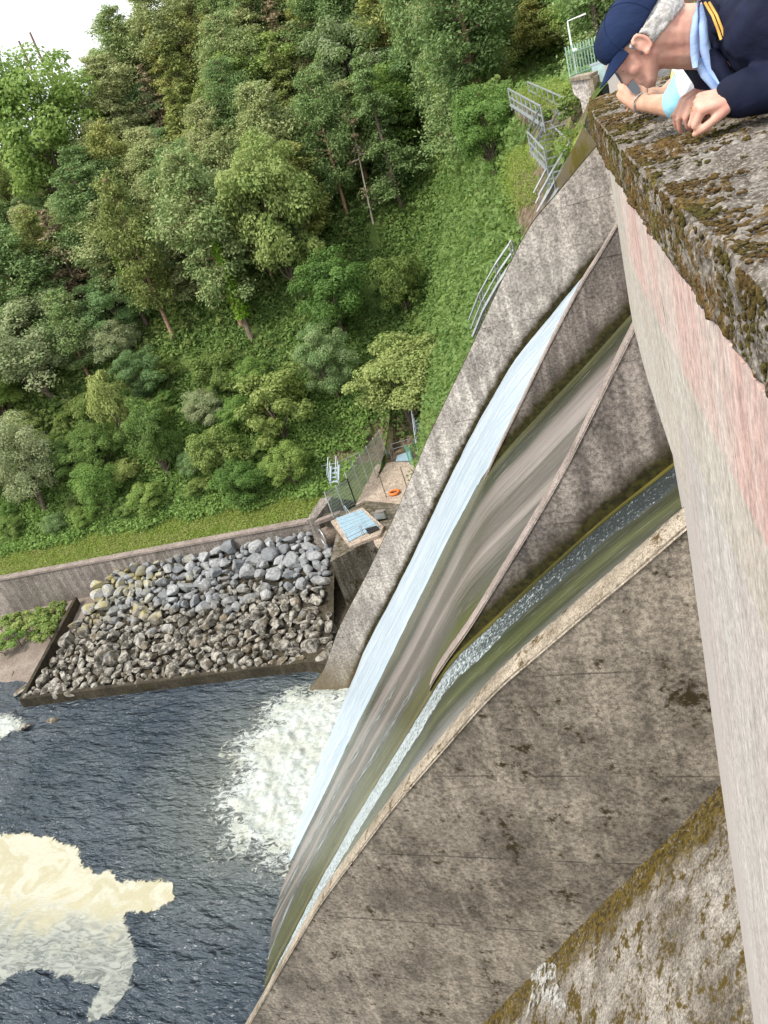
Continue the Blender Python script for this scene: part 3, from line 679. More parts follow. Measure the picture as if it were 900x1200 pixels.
for i, (p, s) in enumerate(spots[:300]):
    o = bpy.data.objects.new('boulder', BM_[i % 14]); COL.objects.link(o)
    o.matrix_basis = Matrix.Translation(p + Vector((0, 0, s * .16))) @ rotm(rr) @ Matrix.Diagonal((s * rr.uniform(.9, 1.25), s * rr.uniform(.85, 1.1), s * rr.uniform(.8, 1.05), 1))
    if p.z > 3: lab = 'pale grey angular boulder in the upper, clean part of the stone bank'
    else: lab = 'brown stained boulder in the lower, mossy part of the stone bank'
    if p.z > 3 and p.x < -45: lab = 'boulder tinged with yellow lichen at the left of the stone bank'
    tag(o, lab, 'boulder', 'boulders of the stone bank, ' + ('upper' if p.z > 3 else 'lower') + (' left' if p.z > 3 and p.x < -45 else ' part'))
m = MB()
for (p, s) in spots[300:]:
    me = rr.choice(BM_); X = Matrix.Translation(p + Vector((0, 0, s * .12))) @ rotm(rr) @ Matrix.Diagonal((s * 1.1, s, s, 1))
    b = len(m.v); m.v += [X @ v.co for v in me.vertices]; m.f += [tuple(b + k_ for k_ in f.vertices) for f in me.polygons]; m.m += [0] * len(me.polygons)
tag(m.build('small_stones', M['rock']), 'small brown and grey stones filling the gaps of the boulder bank', 'stones', kind='stuff')

# shore on the left
def shf(u, v):
    X = -140 + 84 * u; Y = 36 + 24 * v
    e = atZ(22, 845, 0); d = (Y - (42.5 + .14 * (-60 - X))) 
    z = -.6 + .17 * max(0, d + 2) + .12 * mnoise.noise((X * .4, Y * .4, 0)) + .05 * mnoise.noise((X * 1.5, Y * 1.5, 0))
    return (X, Y, z)
tag(grid(120, 60, shf, 'river_shore', M['shore']), kind='structure')
for (x, y, s) in [(28, 852, 1.3), (28, 808, 1.6), (60, 845, .7), (14, 790, .6)]:
    p = atZ(x, y, .15); o = bpy.data.objects.new('boulder', BM_[(x * 3) % 14]); COL.objects.link(o)
    o.matrix_basis = Matrix.Translation(p) @ rotm(rr) @ Matrix.Diagonal((s * 1.6, s, s * .55, 1))
    tag(o, {28: 'flat dark rock lying on the grey shore' if y < 830 else 'flat rock at the water edge below the kerb corner', 60: 'small rock at the water just right of the kerb corner', 14: 'small low rock on the shore at the left edge'}[x], 'rock')

# river
wv = []; at = []; 
imp = Vector((-29, 33, 0))
def wfn(u, v):
    X = -26.5 - 130 * u ** 1.6 + 3; Y = -20 + 80 * v
    d = (Vector((X, Y, 0)) - imp).length
    t = max(0, 1 - d / 13) * .9
    h = .05 * mnoise.noise((X * .35, Y * .35, 0)) + .22 * max(0, 1 - d / 9) * mnoise.fractal((X * .6, Y * .6, 0), 1, 2, 3)
    return (X, Y, h, t)
tag(grid(220, 220, wfn, 'river', M['water'], attr='turb'), kind='structure')
m = MB(); m.add([(-900, -400, -1.2), (-24, -400, -1.2), (-24, 70, -1.2), (-900, 70, -1.2)], [(0, 1, 2, 3)]); tag(m.build('river_bed', M['kerb']), kind='structure')
m = MB(); m.add([(-900, -400, -.05), (-150, -400, -.05), (-150, 62, -.05), (-900, 62, -.05)], [(0, 1, 2, 3)]); m.add([(-152, -400, -.05), (-23, -400, -.05), (-23, -19.5, -.05), (-152, -19.5, -.05)], [(0, 1, 2, 3)])
me_ = m.build('river_far_reach', M['water']); tag(me_, kind='structure')

def foam_sheet(name, poly, mat, soft, res, lift, label):
    P = [atZ(x, y, 0) for x, y in poly]; n = len(P)
    x0 = min(p.x for p in P) - 4; x1 = max(p.x for p in P) + 2.5; y0 = min(p.y for p in P) - 4; y1 = max(p.y for p in P) + 4
    A = np.array([(p.x, p.y) for p in P]); B = np.roll(A, -1, 0)
    nx = int((x1 - x0) / res); ny = int((y1 - y0) / res)
    gx, gy = np.meshgrid(np.linspace(x0, x1, nx), np.linspace(y0, y1, ny)); g = np.stack([gx.ravel(), gy.ravel()], 1)
    dmin = np.full(len(g), 1e9); ins = np.zeros(len(g), bool)
    for a, b in zip(A, B):
        ab = b - a; t = np.clip(((g - a) @ ab) / (ab @ ab), 0, 1); d = np.linalg.norm(g - a - t[:, None] * ab, axis=1); dmin = np.minimum(dmin, d)
        c = ((a[1] > g[:, 1]) != (b[1] > g[:, 1])); xi = (b[0] - a[0]) * (g[:, 1] - a[1]) / ((b[1] - a[1]) + 1e-12) + a[0]; ins ^= c & (g[:, 0] < xi)
    sd = np.where(ins, dmin, -dmin); e = np.clip(.5 + sd / soft / 2, 0, 1)
    vs = []
    for (x, y), ee in zip(g, e):
        d = (Vector((x, y, 0)) - imp).length
        z = .05 * mnoise.noise((x * .35, y * .35, 0)) + .22 * max(0, 1 - d / 9) * mnoise.fractal((x * .6, y * .6, 0), 1, 2, 3) + lift
        if mat == 'foam': z += .6 * ee * (abs(mnoise.fractal((x * .9, y * .9, 4), 1, 2, 4)))
        vs.append((x, y, z))
    fs = []
    E_ = e.reshape(ny, nx)
    for j in range(ny - 1):
        for i in range(nx - 1):
            if E_[j:j + 2, i:i + 2].max() > .02: fs.append((j * nx + i, j * nx + i + 1, (j + 1) * nx + i + 1, (j + 1) * nx + i))
    me = mesh(name, vs, fs, M[mat], True, None, {'edge': e}); o = link(name, me)
    return tag(o, label, 'foam', kind='stuff')
foam_sheet('foam_raft', [(-60, 975), (0, 985), (22, 982), (60, 990), (85, 1000), (92, 1022), (110, 1035), (122, 1028), (135, 1042), (160, 1040), (196, 1040), (198, 1052), (180, 1060), (140, 1064), (138, 1085), (150, 1120), (148, 1150), (128, 1180), (112, 1190), (128, 1150), (95, 1140), (60, 1128), (30, 1130), (0, 1145), (-60, 1160)], 'raft', .9, .16, .05, 'cream yellow foam raft drifting on the dark river')
foam_sheet('white_foam', [(410, 806), (396, 812), (350, 818), (318, 830), (325, 850), (285, 870), (296, 900), (268, 935), (285, 955), (278, 985), (318, 985), (330, 1005), (352, 1010), (380, 950), (420, 840)], 'foam', 2.9, .14, .07, 'churning white water where the chute meets the river')
foam_sheet('white_foam', [(-20, 838), (12, 842), (25, 852), (8, 862), (-20, 868)], 'foam', 1.0, .14, .05, 'white riffle at the edge of the shore on the far left')
# white water on the first chute
WR = bound([(2, 32.55), (-8.4, 32.55), (-9.6, 33.1), (-12, 33.6), (-15.5, 33.5), (-18, 32.6), (-20.5, 31.8), (-22.2, 30.6), (-23.6, 28.5), (-25.2, 26.3), (-27.2, 25.2)])
def shf2(u, v):
    X = -2.9 - 24.3 * v; yb = WR(X); ya = YA - .12 - .9 * max(0, v - .75); Y = ya + (yb - ya) * u
    e = min(u, 1 - u) / .04
    z = zfloor(X, Y) + .16 * min(1, e) + .06 * mnoise.noise((X * 1.0, Y * 3, 0)) + .02 * mnoise.noise((X * 4, Y * 9, 0)) - .01
    return (X, Y, z)
o = grid(70, 240, shf2, 'spillway_water', M['sheet'], uv=(1, 4)); tag(o, kind='structure')
# running stream on the third chute and thin films on the second
def stream(name, fa, fb, x0, x1, mat, lift=.05, amp=.03):
    def fn(u, v):
        X = x0 + (x1 - x0) * v; w_ = .25 * mnoise.noise((X * .6, 3, 1)) + .12 * mnoise.noise((X * 2.2, 7, 1)); ya, yb = fa(X), fb(X) + w_; Y = ya + (yb - ya) * u
        return (X, Y, zfloor(X, Y) + lift * min(1, min(u, 1 - u) / .12) - .01 + amp * mnoise.noise((X * 3.5, Y * 5, 2)))
    return tag(grid(26, 300, fn, name, M[mat], uv=(1, 6)), kind='structure')
stream('stream_water', lambda x: BD2(x) - .30 - .2 * max(0, (-x - 3) / 20), lambda x: BD2(x) - 1.75 - .6 * max(0, (-x - 6) / 16), 1.0, -25.4, 'stream')
stream('film_water', lambda x: BD1(x) - 3.2, lambda x: BD1(x) - 4.0, -15, -25.6, 'film', .025, .01)
stream('film_water', lambda x: BD1(x) - 6.6, lambda x: BD1(x) - 7.2, -12, -25.4, 'film', .025, .01)
# ================================================================ hillside
def smax(a, b, k):
    h = max(0, min(1, .5 + .5 * (a - b) / k)); return b + (a - b) * h + k * h * (1 - h)
def sstep(x, a, b):
    t = max(0, min(1, (x - a) / (b - a))); return t * t * (3 - 2 * t)
def hgt(X, Y):
    foot = float(np.interp(X, [-200, -60, -36, -29, -20, 0], [Yf(-200) + 6, Yf(-60) + 5.5, 64.5, 66.5, 66, 60]))
    d = Y - foot
    p1 = 5.9 + .15 * sstep(d, -6, 0) + .80 * (d if d > 3 else (max(0, d + 3) ** 2 / 12))
    if d < -3: p1 = 5.95
    cap = float(np.interp(X, [-200, -110, -75, -50, -25, 20], [36, 40, 44, 54, 70, 90])) + 4 * mnoise.noise((X * .02, Y * .02, 3))
    p1 = -smax(-p1, -cap, 8)
    xf = -19 - .2 * (Y - 43); xc = -1.2 - .32 * (Y - 43)
    t = (X - xf) / (xc - xf)
    if X < -31.3: p2 = 5.9
    elif t < 0: p2 = 8.0 if Y < 68 else 5
    else: p2 = 8 + 27.9 * min(1, t) ** .92
    p2 = max(p2, 5)
    h = smax(p1, p2, 1.5 + 7 * sstep(max(p1, p2), 9, 17) * (1 - sstep(p2, 31, 35.5))) if (p1 > 6.6 or t > 0) else max(p1, p2)
    if t > -.02 or d > 0:
        a = min(1, max(0, t * 6, d / 8)) * (0 if (t >= 1 and Y < 56) else 1)
        h += a * (.55 * mnoise.noise((X * .22, Y * .22, h * .1)) + .25 * mnoise.noise((X * .7, Y * .7, 0)))
    return h
def backline(X):
    if X < -31.5: return Yf(X) + .55
    if X < -19: return float(np.interp(X, [-31.5, -27.25, -27.1, -23.6, -19], [59.5, 57.5, 48.5, 51.9, 51.9]))
    return 42.7
def hit(x, y, t0=45):
    d = ray(x, y); o = Vector((0, 0, H)); t = t0
    while t < 420:
        p = o + d * t
        if p.y > backline(p.x) - 1 and p.z < hgt(p.x, p.y):
            lo, hi = t - 1, t
            for _ in range(12):
                m_ = (lo + hi) / 2; p = o + d * m_
                if p.z < hgt(p.x, p.y): hi = m_
                else: lo = m_
            return o + d * hi
        t += 1
    return None
xs = list(np.arange(-260, -34, 2.2)) + list(np.arange(-34, 4, .6)) + list(np.arange(4, 90, 3.0))
vl = [0]
while vl[-1] < 300: vl.append(vl[-1] + .5 + vl[-1] * .022)
grass_poly = [(-40, 640), (0, 640), (250, 600), (388, 572), (385, 612), (0, 690), (-40, 700)]
def inpoly(x, y, P):
    c = False; n = len(P)
    for i in range(n):
        a, b = P[i], P[i - 1]
        if (a[1] > y) != (b[1] > y) and x < (b[0] - a[0]) * (y - a[1]) / (b[1] - a[1]) + a[0]: c = not c
    return c
knoll = [(585, 95), (670, 88), (680, 125), (640, 132), (600, 118)]; knoll2 = [(645, 150), (690, 150), (672, 185), (648, 172)]; knoll3 = [(595, 180), (625, 170), (632, 235), (610, 245), (590, 225)]
dirt1 = [(600, 112), (688, 120), (682, 155), (610, 150)]; dirt2 = [(600, 190), (640, 190), (630, 300), (605, 270)]; dirt3 = [(400, 490), (520, 490), (490, 545), (390, 540)]
vs = []; gr = []; di = []
for v in vl:
    for X in xs:
        Y = backline(X) + v; z = hgt(X, Y); vs.append((X, Y, z)); q = px((X, Y, z))
        # grassy strip on top of the retaining wall and grassy knolls
        foot = Y - (Yf(X) + 5.0)
        g = 0
        if X < -31 and foot < 1.2: g = 1
        for P_ in (knoll, knoll2, knoll3):
            if inpoly(q[0], q[1], P_): g = 1
        gr.append(g); di.append(1 if any(inpoly(q[0], q[1], P_) for P_ in (dirt1, dirt2, dirt3)) else 0)
nx = len(xs)
fs = [(j * nx + i, j * nx + i + 1, (j + 1) * nx + i + 1, (j + 1) * nx + i) for j in range(len(vl) - 1) for i in range(nx - 1)]
tag(link('hillside', mesh('hillside', vs, fs, M['terrain'], True, None, {'grass': gr, 'dirt': di})), kind='structure')
m = MB(); m.add([(-1500, 62, -2), (1500, 62, -2), (1500, 2500, -2), (-1500, 2500, -2)], [(0, 1, 2, 3)]); tag(m.build('far_ground', M['terrain']), kind='structure')

# ---------------------------------------------------------------- gate block, platform, screens, steps
ZP = 8.25
blk = empty('gate_block', (-26, 48, 8), 'stained concrete outlet block with a blue grating on top beside the boulders', 'concrete block')
F_ = [atZ(x, y, ZP) for x, y in [(386, 657), (447, 623), (462, 640), (440, 700)]]
back = [Vector((-19, 43.0, ZP)), Vector((-21, 52, ZP)), Vector((-27.2, 53.4, ZP))]
foot = [F_[0], F_[1] + (F_[1] - F_[0]) * .35, Vector((-21, 55, ZP)), Vector((-27, 57.5, ZP)), Vector((-28.7, 55.4, ZP))]
m = MB(); m.prism([Vector((p.x, p.y, -.5)) for p in foot], (0, 0, ZP + .35)); m.build('block', M['block'], blk)
m = MB(); L_ = [atZ(x, y, ZP) for x, y in [(388, 612), (425, 596), (450, 618), (446, 628), (410, 642)]]
m.prism([p - Vector((0, 0, .13)) for p in L_], (0, 0, .26)); m.build('slab', M['platform'], blk)
gp = [atZ(x, y, ZP + .1) for x, y in [(394, 608), (424, 598), (444, 618), (409, 636)]]
m = MB(); n_ = 7
for i in range(n_):
    a, b = i / n_, (i + .93) / n_
    m.prism([gp[0].lerp(gp[3], a), gp[1].lerp(gp[2], a), gp[1].lerp(gp[2], b), gp[0].lerp(gp[3], b)], (0, 0, .08))
m.build('grating', M['bluegrate'], blk)
m = MB(); m.prism([atZ(x, y, ZP + .2) for x, y in [(428, 620), (441, 616), (445, 620), (432, 626)]], (0, 0, .03)); m.build('hatch', M['dark'], blk)
m = MB()
rp = [gp[3], gp[3].lerp(gp[2], .5), gp[2]]
for p in rp: m.tube([p, p + Vector((0, 0, 1.0))], .03, 6)
for h in (.5, 1.0): m.tube([p + Vector((0, 0, h)) for p in rp], .025, 6)
rp = [gp[0].lerp(gp[1], .45), gp[3].lerp(gp[2], .45)]
for p in rp: m.tube([p, p + Vector((0, 0, 1.0))], .03, 6)
m.tube([p + Vector((0, 0, 1.0)) for p in rp], .025, 6)
m.build('guard_rail', M['galv_pale'], blk)
m = MB(); m.prism([Vector(q_) for q_ in [(-30.6, 43.9, -1), (-26.6, 42.9, -1), (-24.5, 46, -1), (-26.8, 56.5, -1), (-31.6, 57.8, -1)]], (0, 0, 2.1)); m.build('recess_floor', M['kerb'], blk)
# side pier and round valve left of the block
pr = empty('side_pier', (-30, 55, 5), 'narrow concrete pier at the right end of the retaining wall', 'pier')
a = atZ(364, 612, 7.2); b = atZ(372, 610, 7.2)
m = MB(); m.prism([Vector((a.x - .3, a.y, -.5)), Vector((b.x, b.y, -.5)), Vector((b.x + .3, b.y + 4, -.5)), Vector((a.x - .3, a.y + 4, -.5))], (0, 0, 8.0)); m.build('pier', M['retaining'], pr)
sw_a = atZ(368, 613, 7.6); sw_b = atZ(396, 603, 7.6); m = MB(); m.prism([Vector((sw_a.x, sw_a.y, 7.3)), Vector((sw_b.x, sw_b.y, 7.3)), Vector((sw_b.x + .2, sw_b.y + .7, 7.3)), Vector((sw_a.x + .2, sw_a.y + .7, 7.3))], (0, 0, .35)); m.build('lintel', M['wall_top_b'], pr)
m = MB(); m.prism([Vector((sw_a.x + .5, sw_a.y + 1.0, -.5)), Vector((foot[4].x + .5, foot[4].y + 1, -.5)), Vector((foot[4].x + .5, foot[4].y + 1.6, -.5)), Vector((sw_a.x + .5, sw_a.y + 1.6, -.5))], (0, 0, 8.1)); m.build('recess_wall', M['block'], pr)
vp = empty('outlet_valve', atZ(379, 630, 5.6), 'round grey outlet pipe mouth in the recess beside the concrete block', 'pipe')
c_ = atZ(379, 630, 5.6); m = MB(); dr = Vector((-.75, -.65, 0)).normalized()
m.tube([c_ + dr * 0, c_ - dr * 1.6], [.85, .85], 20); m.build('pipe', M['rust'], vp)
m = MB(); ux = dr.cross(Vector((0, 0, 1)))
m.tube([c_ + dr * .06 + (ux * math.cos(t) + Vector((0, 0, 1)) * math.sin(t)) * .85 for t in [2 * math.pi * i / 24 for i in range(25)]], .10, 8); m.build('flange', M['galv'], vp, True)
# fences of mesh panels
def mesh_fence(pts, h, label, grp=None, mat='wire', pitch=.14, name='mesh_fence'):
    pts = [Vector(p) for p in pts]; e = empty(name, pts[0], label, 'fence', grp)
    for i, p in enumerate(pts):
        m = MB(); m.box(p + Vector((0, 0, h / 2 + .05)), (.04, .04, h / 2 + .1)); m.build('post', M[mat], e)
        if i < len(pts) - 1:
            q = pts[i + 1]; L = (q - p).length; d = (q - p) / L; m = MB(); n = max(2, int(L / pitch))
            for k_ in range(n):
                a = p + d * (L * (k_ + .5) / n); m.add([a - d * .026, a + d * .026, a + d * .026 + Vector((0, 0, h)), a - d * .026 + Vector((0, 0, h))], [(0, 1, 2, 3)])
            for k_ in range(9):
                z = Vector((0, 0, h * k_ / 8 + .02)); m.box((p + q) / 2 + z, (L / 2, .008, .014), (d, d.cross(Vector((0, 0, 1))), Vector((0, 0, 1))))
            m.build('panel', M[mat], e)
    return e
fa = [atZ(x, y, 8.0) for x, y in [(391, 606), (403, 601), (417, 590)]]
mesh_fence([fa[0], fa[0].lerp(fa[2], .5), fa[2]], 2.5, 'lower grey green mesh fence panel at the front left corner of the concrete platform')
fb = [atZ(x, y, 8.0) for x, y in [(417, 590), (455, 538)]]
mesh_fence([fb[0].lerp(fb[1], i / 5) for i in range(6)], 3.1, 'tall grey mesh fence running back along the left edge of the concrete platform', pitch=.11)
mesh_fence([atZ(x, y, 8.0) for x, y in [(481, 545), (487, 549), (492, 540)]], 2.2, 'small dark green mesh fence at the back of the platform beside the training wall', mat='greensteel')
# platform sheet
pq = [(x, y) for x, y in [(417, 592), (441, 545), (500, 536), (486, 570), (478, 610), (462, 660), (440, 640), (424, 600)]]
m = MB(); m.prism([atZ(x, y, 8.03) for x, y in pq], (0, 0, .06)); o = m.build('platform', M['platform']); tag(o, kind='structure')
# brace poles on the platform
for (x0, y0, x1, y1, w_) in [(452, 571, 445, 558, 'front'), (478, 566, 470, 545, 'rear')]:
    p = atZ(x0 + 1, y0 + 12, 8.08); m = MB(); m.tube([p, p + Vector((0, 0, 2.7))], .05, 8); o = m.build('post', M['rust']); tag(o, 'dark thin upright post standing on the platform slab, the one ' + ('left of the orange lifebuoy' if w_ == 'front' else 'nearer the green fence'), 'post')
# orange ring on the slab
p = atZ(462, 577, 8.25); m = MB(); m.tube([p + Vector((math.cos(t) * .42, math.sin(t) * .42, 0)) for t in [2 * math.pi * i / 20 for i in range(21)]], .13, 8); o = m.build('lifebuoy', M['orange'], None, True); tag(o, 'bright orange ring lying on the platform slab', 'lifebuoy')
# winding gear on the slab
g = empty('winding_gear', atZ(446, 612, 8.1), 'small grey winch box on the slab behind the blue grating', 'winch'); c_ = atZ(448, 608, 8.2)
m = MB(); m.box(c_ + Vector((0, 0, .45)), (.45, .3, .3)); m.build('housing', M['galv'], g); m = MB(); m.tube([c_ + Vector((-.7, -.2, .75)), c_ + Vector((.5, -.2, .85))], .08, 8); m.build('shaft', M['rust'], g)
m = MB(); m.box(c_ + Vector((-.4, 0, .1)), (.08, .3, .1)); m.build('stand', M['rust'], g)
# blue cover with railing
g = empty('access_cover', atZ(472, 532, 8.1), 'pale blue access cover with a galvanised rail around it at the back of the platform', 'access cover')
cv = [atZ(x, y, 8.2) for x, y in [(464, 541), (466, 535), (480, 530), (483, 540)]]; m = MB(); m.prism(cv, (0, 0, .12)); m.build('cover', M['bluegrate'], g)
m = MB(); rr_ = [atZ(x, y, 8.1) for x, y in [(460, 540), (462, 532), (482, 526), (484, 534)]]
for p in rr_: m.tube([p, p + Vector((0, 0, 1.1))], .04, 6)
for h in (.55, 1.1): m.tube([p + Vector((0, 0, h)) for p in rr_], .035, 6)
m.build('rail', M['galv'], g)

def stairs(name, path, width, label, mat='galv', tread='galv', rail=1.05, stepz=.22, posts=1.5):
    """a flight (or several) of open steel steps along points of the hillside"""
    path = [Vector(p) for p in path]; e = empty(name, path[0], label, 'stairs')
    L = [[], []]
    for i, p in enumerate(path):
        t = path[min(i + 1, len(path) - 1)] - path[max(i - 1, 0)]; t.z = 0; t.normalize(); s = Vector((-t.y, t.x, 0)) * width / 2
        L[0].append(p - s); L[1].append(p + s)
    for side in (0, 1):
        m = MB(); m.tube([p + Vector((0, 0, .05)) for p in L[side]], .11, 6); m.build('stringer', M[mat], e)
        m = MB()
        for h in (rail, rail * .5): m.tube([p + Vector((0, 0, h)) for p in L[side]], .055, 6)
        m.build('handrail', M[mat], e)
        for i in range(len(path) - 1):
            a, b = L[side][i], L[side][i + 1]; n = max(1, int((b - a).length / posts))
            for k_ in range(n):
                p = a.lerp(b, k_ / n); m = MB(); m.tube([p - Vector((0, 0, .25)), p + Vector((0, 0, rail))], .05, 6); m.build('post', M[mat], e)
    nt = 0; 
    tot = sum(max(1, int(abs((path[i + 1] - path[i]).z) / stepz)) for i in range(len(path) - 1))
    for i in range(len(path) - 1):
        n = max(1, int(abs((path[i + 1] - path[i]).z) / stepz * min(1, 95 / tot)))
        for k_ in range(n):
            if nt >= 99: break
            f = (k_ + .5) / n; a = L[0][i].lerp(L[0][i + 1], f); b = L[1][i].lerp(L[1][i + 1], f); c_ = (a + b) / 2; d = (b - a).normalized(); w_ = d.cross(Vector((0, 0, 1)))
            m = MB(); m.box(c_, ((b - a).length / 2, .15, .02), (d, w_, Vector((0, 0, 1)))); m.build('tread', M[tread], e); nt += 1
    return e
def ground_path(pl, lift=.55):
    out = []
    for x, y in pl:
        p = hit(x, y)
        if p is None: continue
        out.append(p + Vector((0, 0, lift)))
    return out
up = ground_path([(614, 138), (656, 166), (640, 194), (661, 218), (652, 245), (637, 272)], .9)
stairs('metal_stairs', up, 1.3, 'zigzag galvanised metal stairs with handrails climbing the bank up to the dam crest')
mid = [atY(x, y, 43.9) for x, y in [(603, 306), (586, 330), (568, 362), (556, 392)]]
stairs('metal_stairs', mid, 1.0, 'middle flight of metal steps outside the training wall, half way down the bank')
low = [atY(x, y, 45.5) for x, y in [(513, 478), (505, 500), (499, 520)]]
lw = [atZ(498, 532, 8.3), atZ(499, 505, 8.3) * 1.0]
pA = atZ(497, 530, 8.3); pB = hit(500, 502) 
stairs('metal_stairs', [pA, pA + Vector((-.1, 1.9, 2.9))], 1.1, 'short steep steps with pale treads at the back right of the platform', 'galv_pale', 'galv_pale', stepz=.3)
pA = hit(394, 572) + Vector((0, 0, .5)); stairs('metal_stairs', [pA, pA + Vector((.1, 1.3, 1.25))], .9, 'small blue grey steps on the grass to the left of the tall mesh fence', 'galv_pale', 'galv_pale', stepz=.3)
# pipe rail left of the fence
g = empty('pipe_rail', hit(405, 545), 'low galvanised pipe railing on the bank between the small steps and the mesh fence', 'railing'); pts = [hit(x, y) for x, y in [(380, 556), (400, 552), (412, 546), (425, 540)]]
for p in pts:
    m = MB(); m.tube([p - Vector((0, 0, .3)), p + Vector((0, 0, 1.0))], .04, 6); m.build('post', M['galv'], g)
m = MB(); m.tube([p + Vector((0, 0, 1.0)) for p in pts], .04, 6); m.tube([p + Vector((0, 0, .5)) for p in pts], .03, 6); m.build('rail', M['galv'], g)

# ================================================================ vegetation
def leafquads(C, N, size, rg, aspect=.55, fold=True):
    """many small leaf sprays: C centres, N rough normals"""
    n = len(C); r = rg.normal(size=(n, 3)); N = N + r * .55; N /= np.linalg.norm(N, axis=1)[:, None]
    t = np.cross(N, rg.normal(size=(n, 3))); t /= np.linalg.norm(t, axis=1)[:, None]; b = np.cross(N, t)
    s = (size * rg.uniform(.6, 1.35, n))[:, None]
    t = t * s * .5; b = b * s * .5 * aspect
    V = np.stack([C - t, C + b + N * s * .06, C + t, C - b + N * s * .06], 1).reshape(-1, 3)
    return V
def quads_mesh(name, V, mat, extra=None):
    n = len(V) // 4; me = bpy.data.meshes.new(name)
    me.vertices.add(len(V)); me.vertices.foreach_set('co', V.astype('f').ravel())
    me.loops.add(4 * n); me.loops.foreach_set('vertex_index', np.arange(4 * n, dtype='i'))
    me.polygons.add(n); me.polygons.foreach_set('loop_start', np.arange(0, 4 * n, 4, dtype='i'))
    try: me.polygons.foreach_set('loop_total', np.full(n, 4, 'i'))
    except Exception: pass
    me.materials.append(mat); me.update(calc_edges=True); me.validate(); return me
def limb_mb(m, a, b, r0, r1, rg, bend=.12, n=5):
    a = Vector(a); b = Vector(b); L = (b - a).length; pts = []
    for i in range(n + 1):
        t = i / n; p = a.lerp(b, t); p += Vector(rg.normal(size=3)) * L * bend * .35 * math.sin(math.pi * t); pts.append(p)
    m.tube(pts, [r0 + (r1 - r0) * i / n for i in range(n + 1)], 7)
def broadleaf(seed, mat, h=11., rw=4.5, leaves=24000, size=.27, squat=1.0, base=.10, lobes=76, name='broadleaf_tree'):
    rg = np.random.default_rng(seed); tr = MB()
    cz = h * (base + (1 - base) * .5); rz = h * (1 - base) * .5
    limb_mb(tr, (0, 0, -1), (rg.normal() * .3, rg.normal() * .3, cz + rz * .4), .028 * h, .01 * h, rg)
    C = []; N = []
    cents = []
    for i in range(lobes):
        d = rg.normal(size=3); d[2] = d[2] * .9 + .25; d /= np.linalg.norm(d); q = rg.uniform(.45, .98)
        w = 1 + .22 * mnoise.noise(Vector(d * 1.6) + Vector((seed, 0, 0)))
        c = np.array([d[0] * rw * q * w, d[1] * rw * q * w, cz + d[2] * rz * q * w]); cents.append((c, d, rg.uniform(.16, .30) * rw))
    for i, (c, d, r) in enumerate(cents):
        if i % 6 == 0: limb_mb(tr, (0, 0, h * base * .8 + .15 * h * rg.random()), c * .9, .010 * h, .003 * h, rg)
        k_ = leaves // lobes; u = rg.normal(size=(k_, 3)); u[:, 2] += .45; u /= np.linalg.norm(u, axis=1)[:, None]
        rad = r * rg.uniform(.55, 1.08, k_)[:, None] * np.array([1.12, 1.12, .8]); C.append(c + u * rad); N.append(u * .8 + d * .3 + np.array([0, 0, .5]))
    V = leafquads(np.concatenate(C), np.concatenate(N), size, rg, .62)
    return tr, V
def conifer(seed, h=15., rw=3.2, leaves=14000, size=.4, top=1.0, base=.25, droop=.35, whorls=26, gaps=.15, pine=False):
    rg = np.random.default_rng(seed); tr = MB(); lean = rg.normal(size=2) * .25
    tip = np.array([lean[0], lean[1], h]); tr.tube([(0, 0, -1), tuple(tip * .5), tuple(tip)], [.017 * h, .011 * h, .02], 8)
    C = []; N = []
    for w in range(whorls):
        f = base + (1 - base) * (w + rg.random() * .6) / whorls; z = h * f
        if pine: R_ = rw * (1 - abs((f - base) / (1 - base) - .42) ** 2.2 * 2.3) * rg.uniform(.6, 1.1)
        else: R_ = rw * (1 - (f - base) / (1 - base)) ** .8 * rg.uniform(.7, 1.12) + .3
        for b in range(rg.integers(3, 6)):
            if rg.random() < gaps: continue
            a = rg.uniform(0, 2 * math.pi); L = R_ * rg.uniform(.65, 1.1); ct = tip * f
            e = ct + np.array([math.cos(a) * L, math.sin(a) * L, (-droop * L + rg.normal() * .2) if not pine else .22 * L + rg.normal() * .3])
            if b < 3: tr.tube([tuple(ct), tuple(e)], [.05 + .003 * h, .02], 5)
            k_ = max(40, int(leaves / (whorls * 4) * min(1.5, .25 + .85 * L / (rw * .6)))); t = rg.uniform(.25 if not pine else .45, 1.06, k_)[:, None]; p = ct + (e - ct) * t
            sp = (.20 + .28 * L * (.35 + .65 * (1 - np.abs(t - .6)))) * (1.0 if not pine else 1.15)
            off = rg.normal(size=(k_, 3)) * sp * np.array([.55, .55, .30 if not pine else .38]); C.append(p + off); nn = off / (np.linalg.norm(off, axis=1)[:, None] + 1e-6); N.append(nn * .5 + np.array([0, 0, .8]))
    V = leafquads(np.concatenate(C), np.concatenate(N), size, rg, .42); return tr, V
TEMPL = {}
def template(key, tr, V, leafm, bark):
    tm = mesh(key + '_trunk', tr.v, tr.f, M[bark], True); TEMPL[key] = (tm, quads_mesh(key + '_crown', V, M[leafm]))
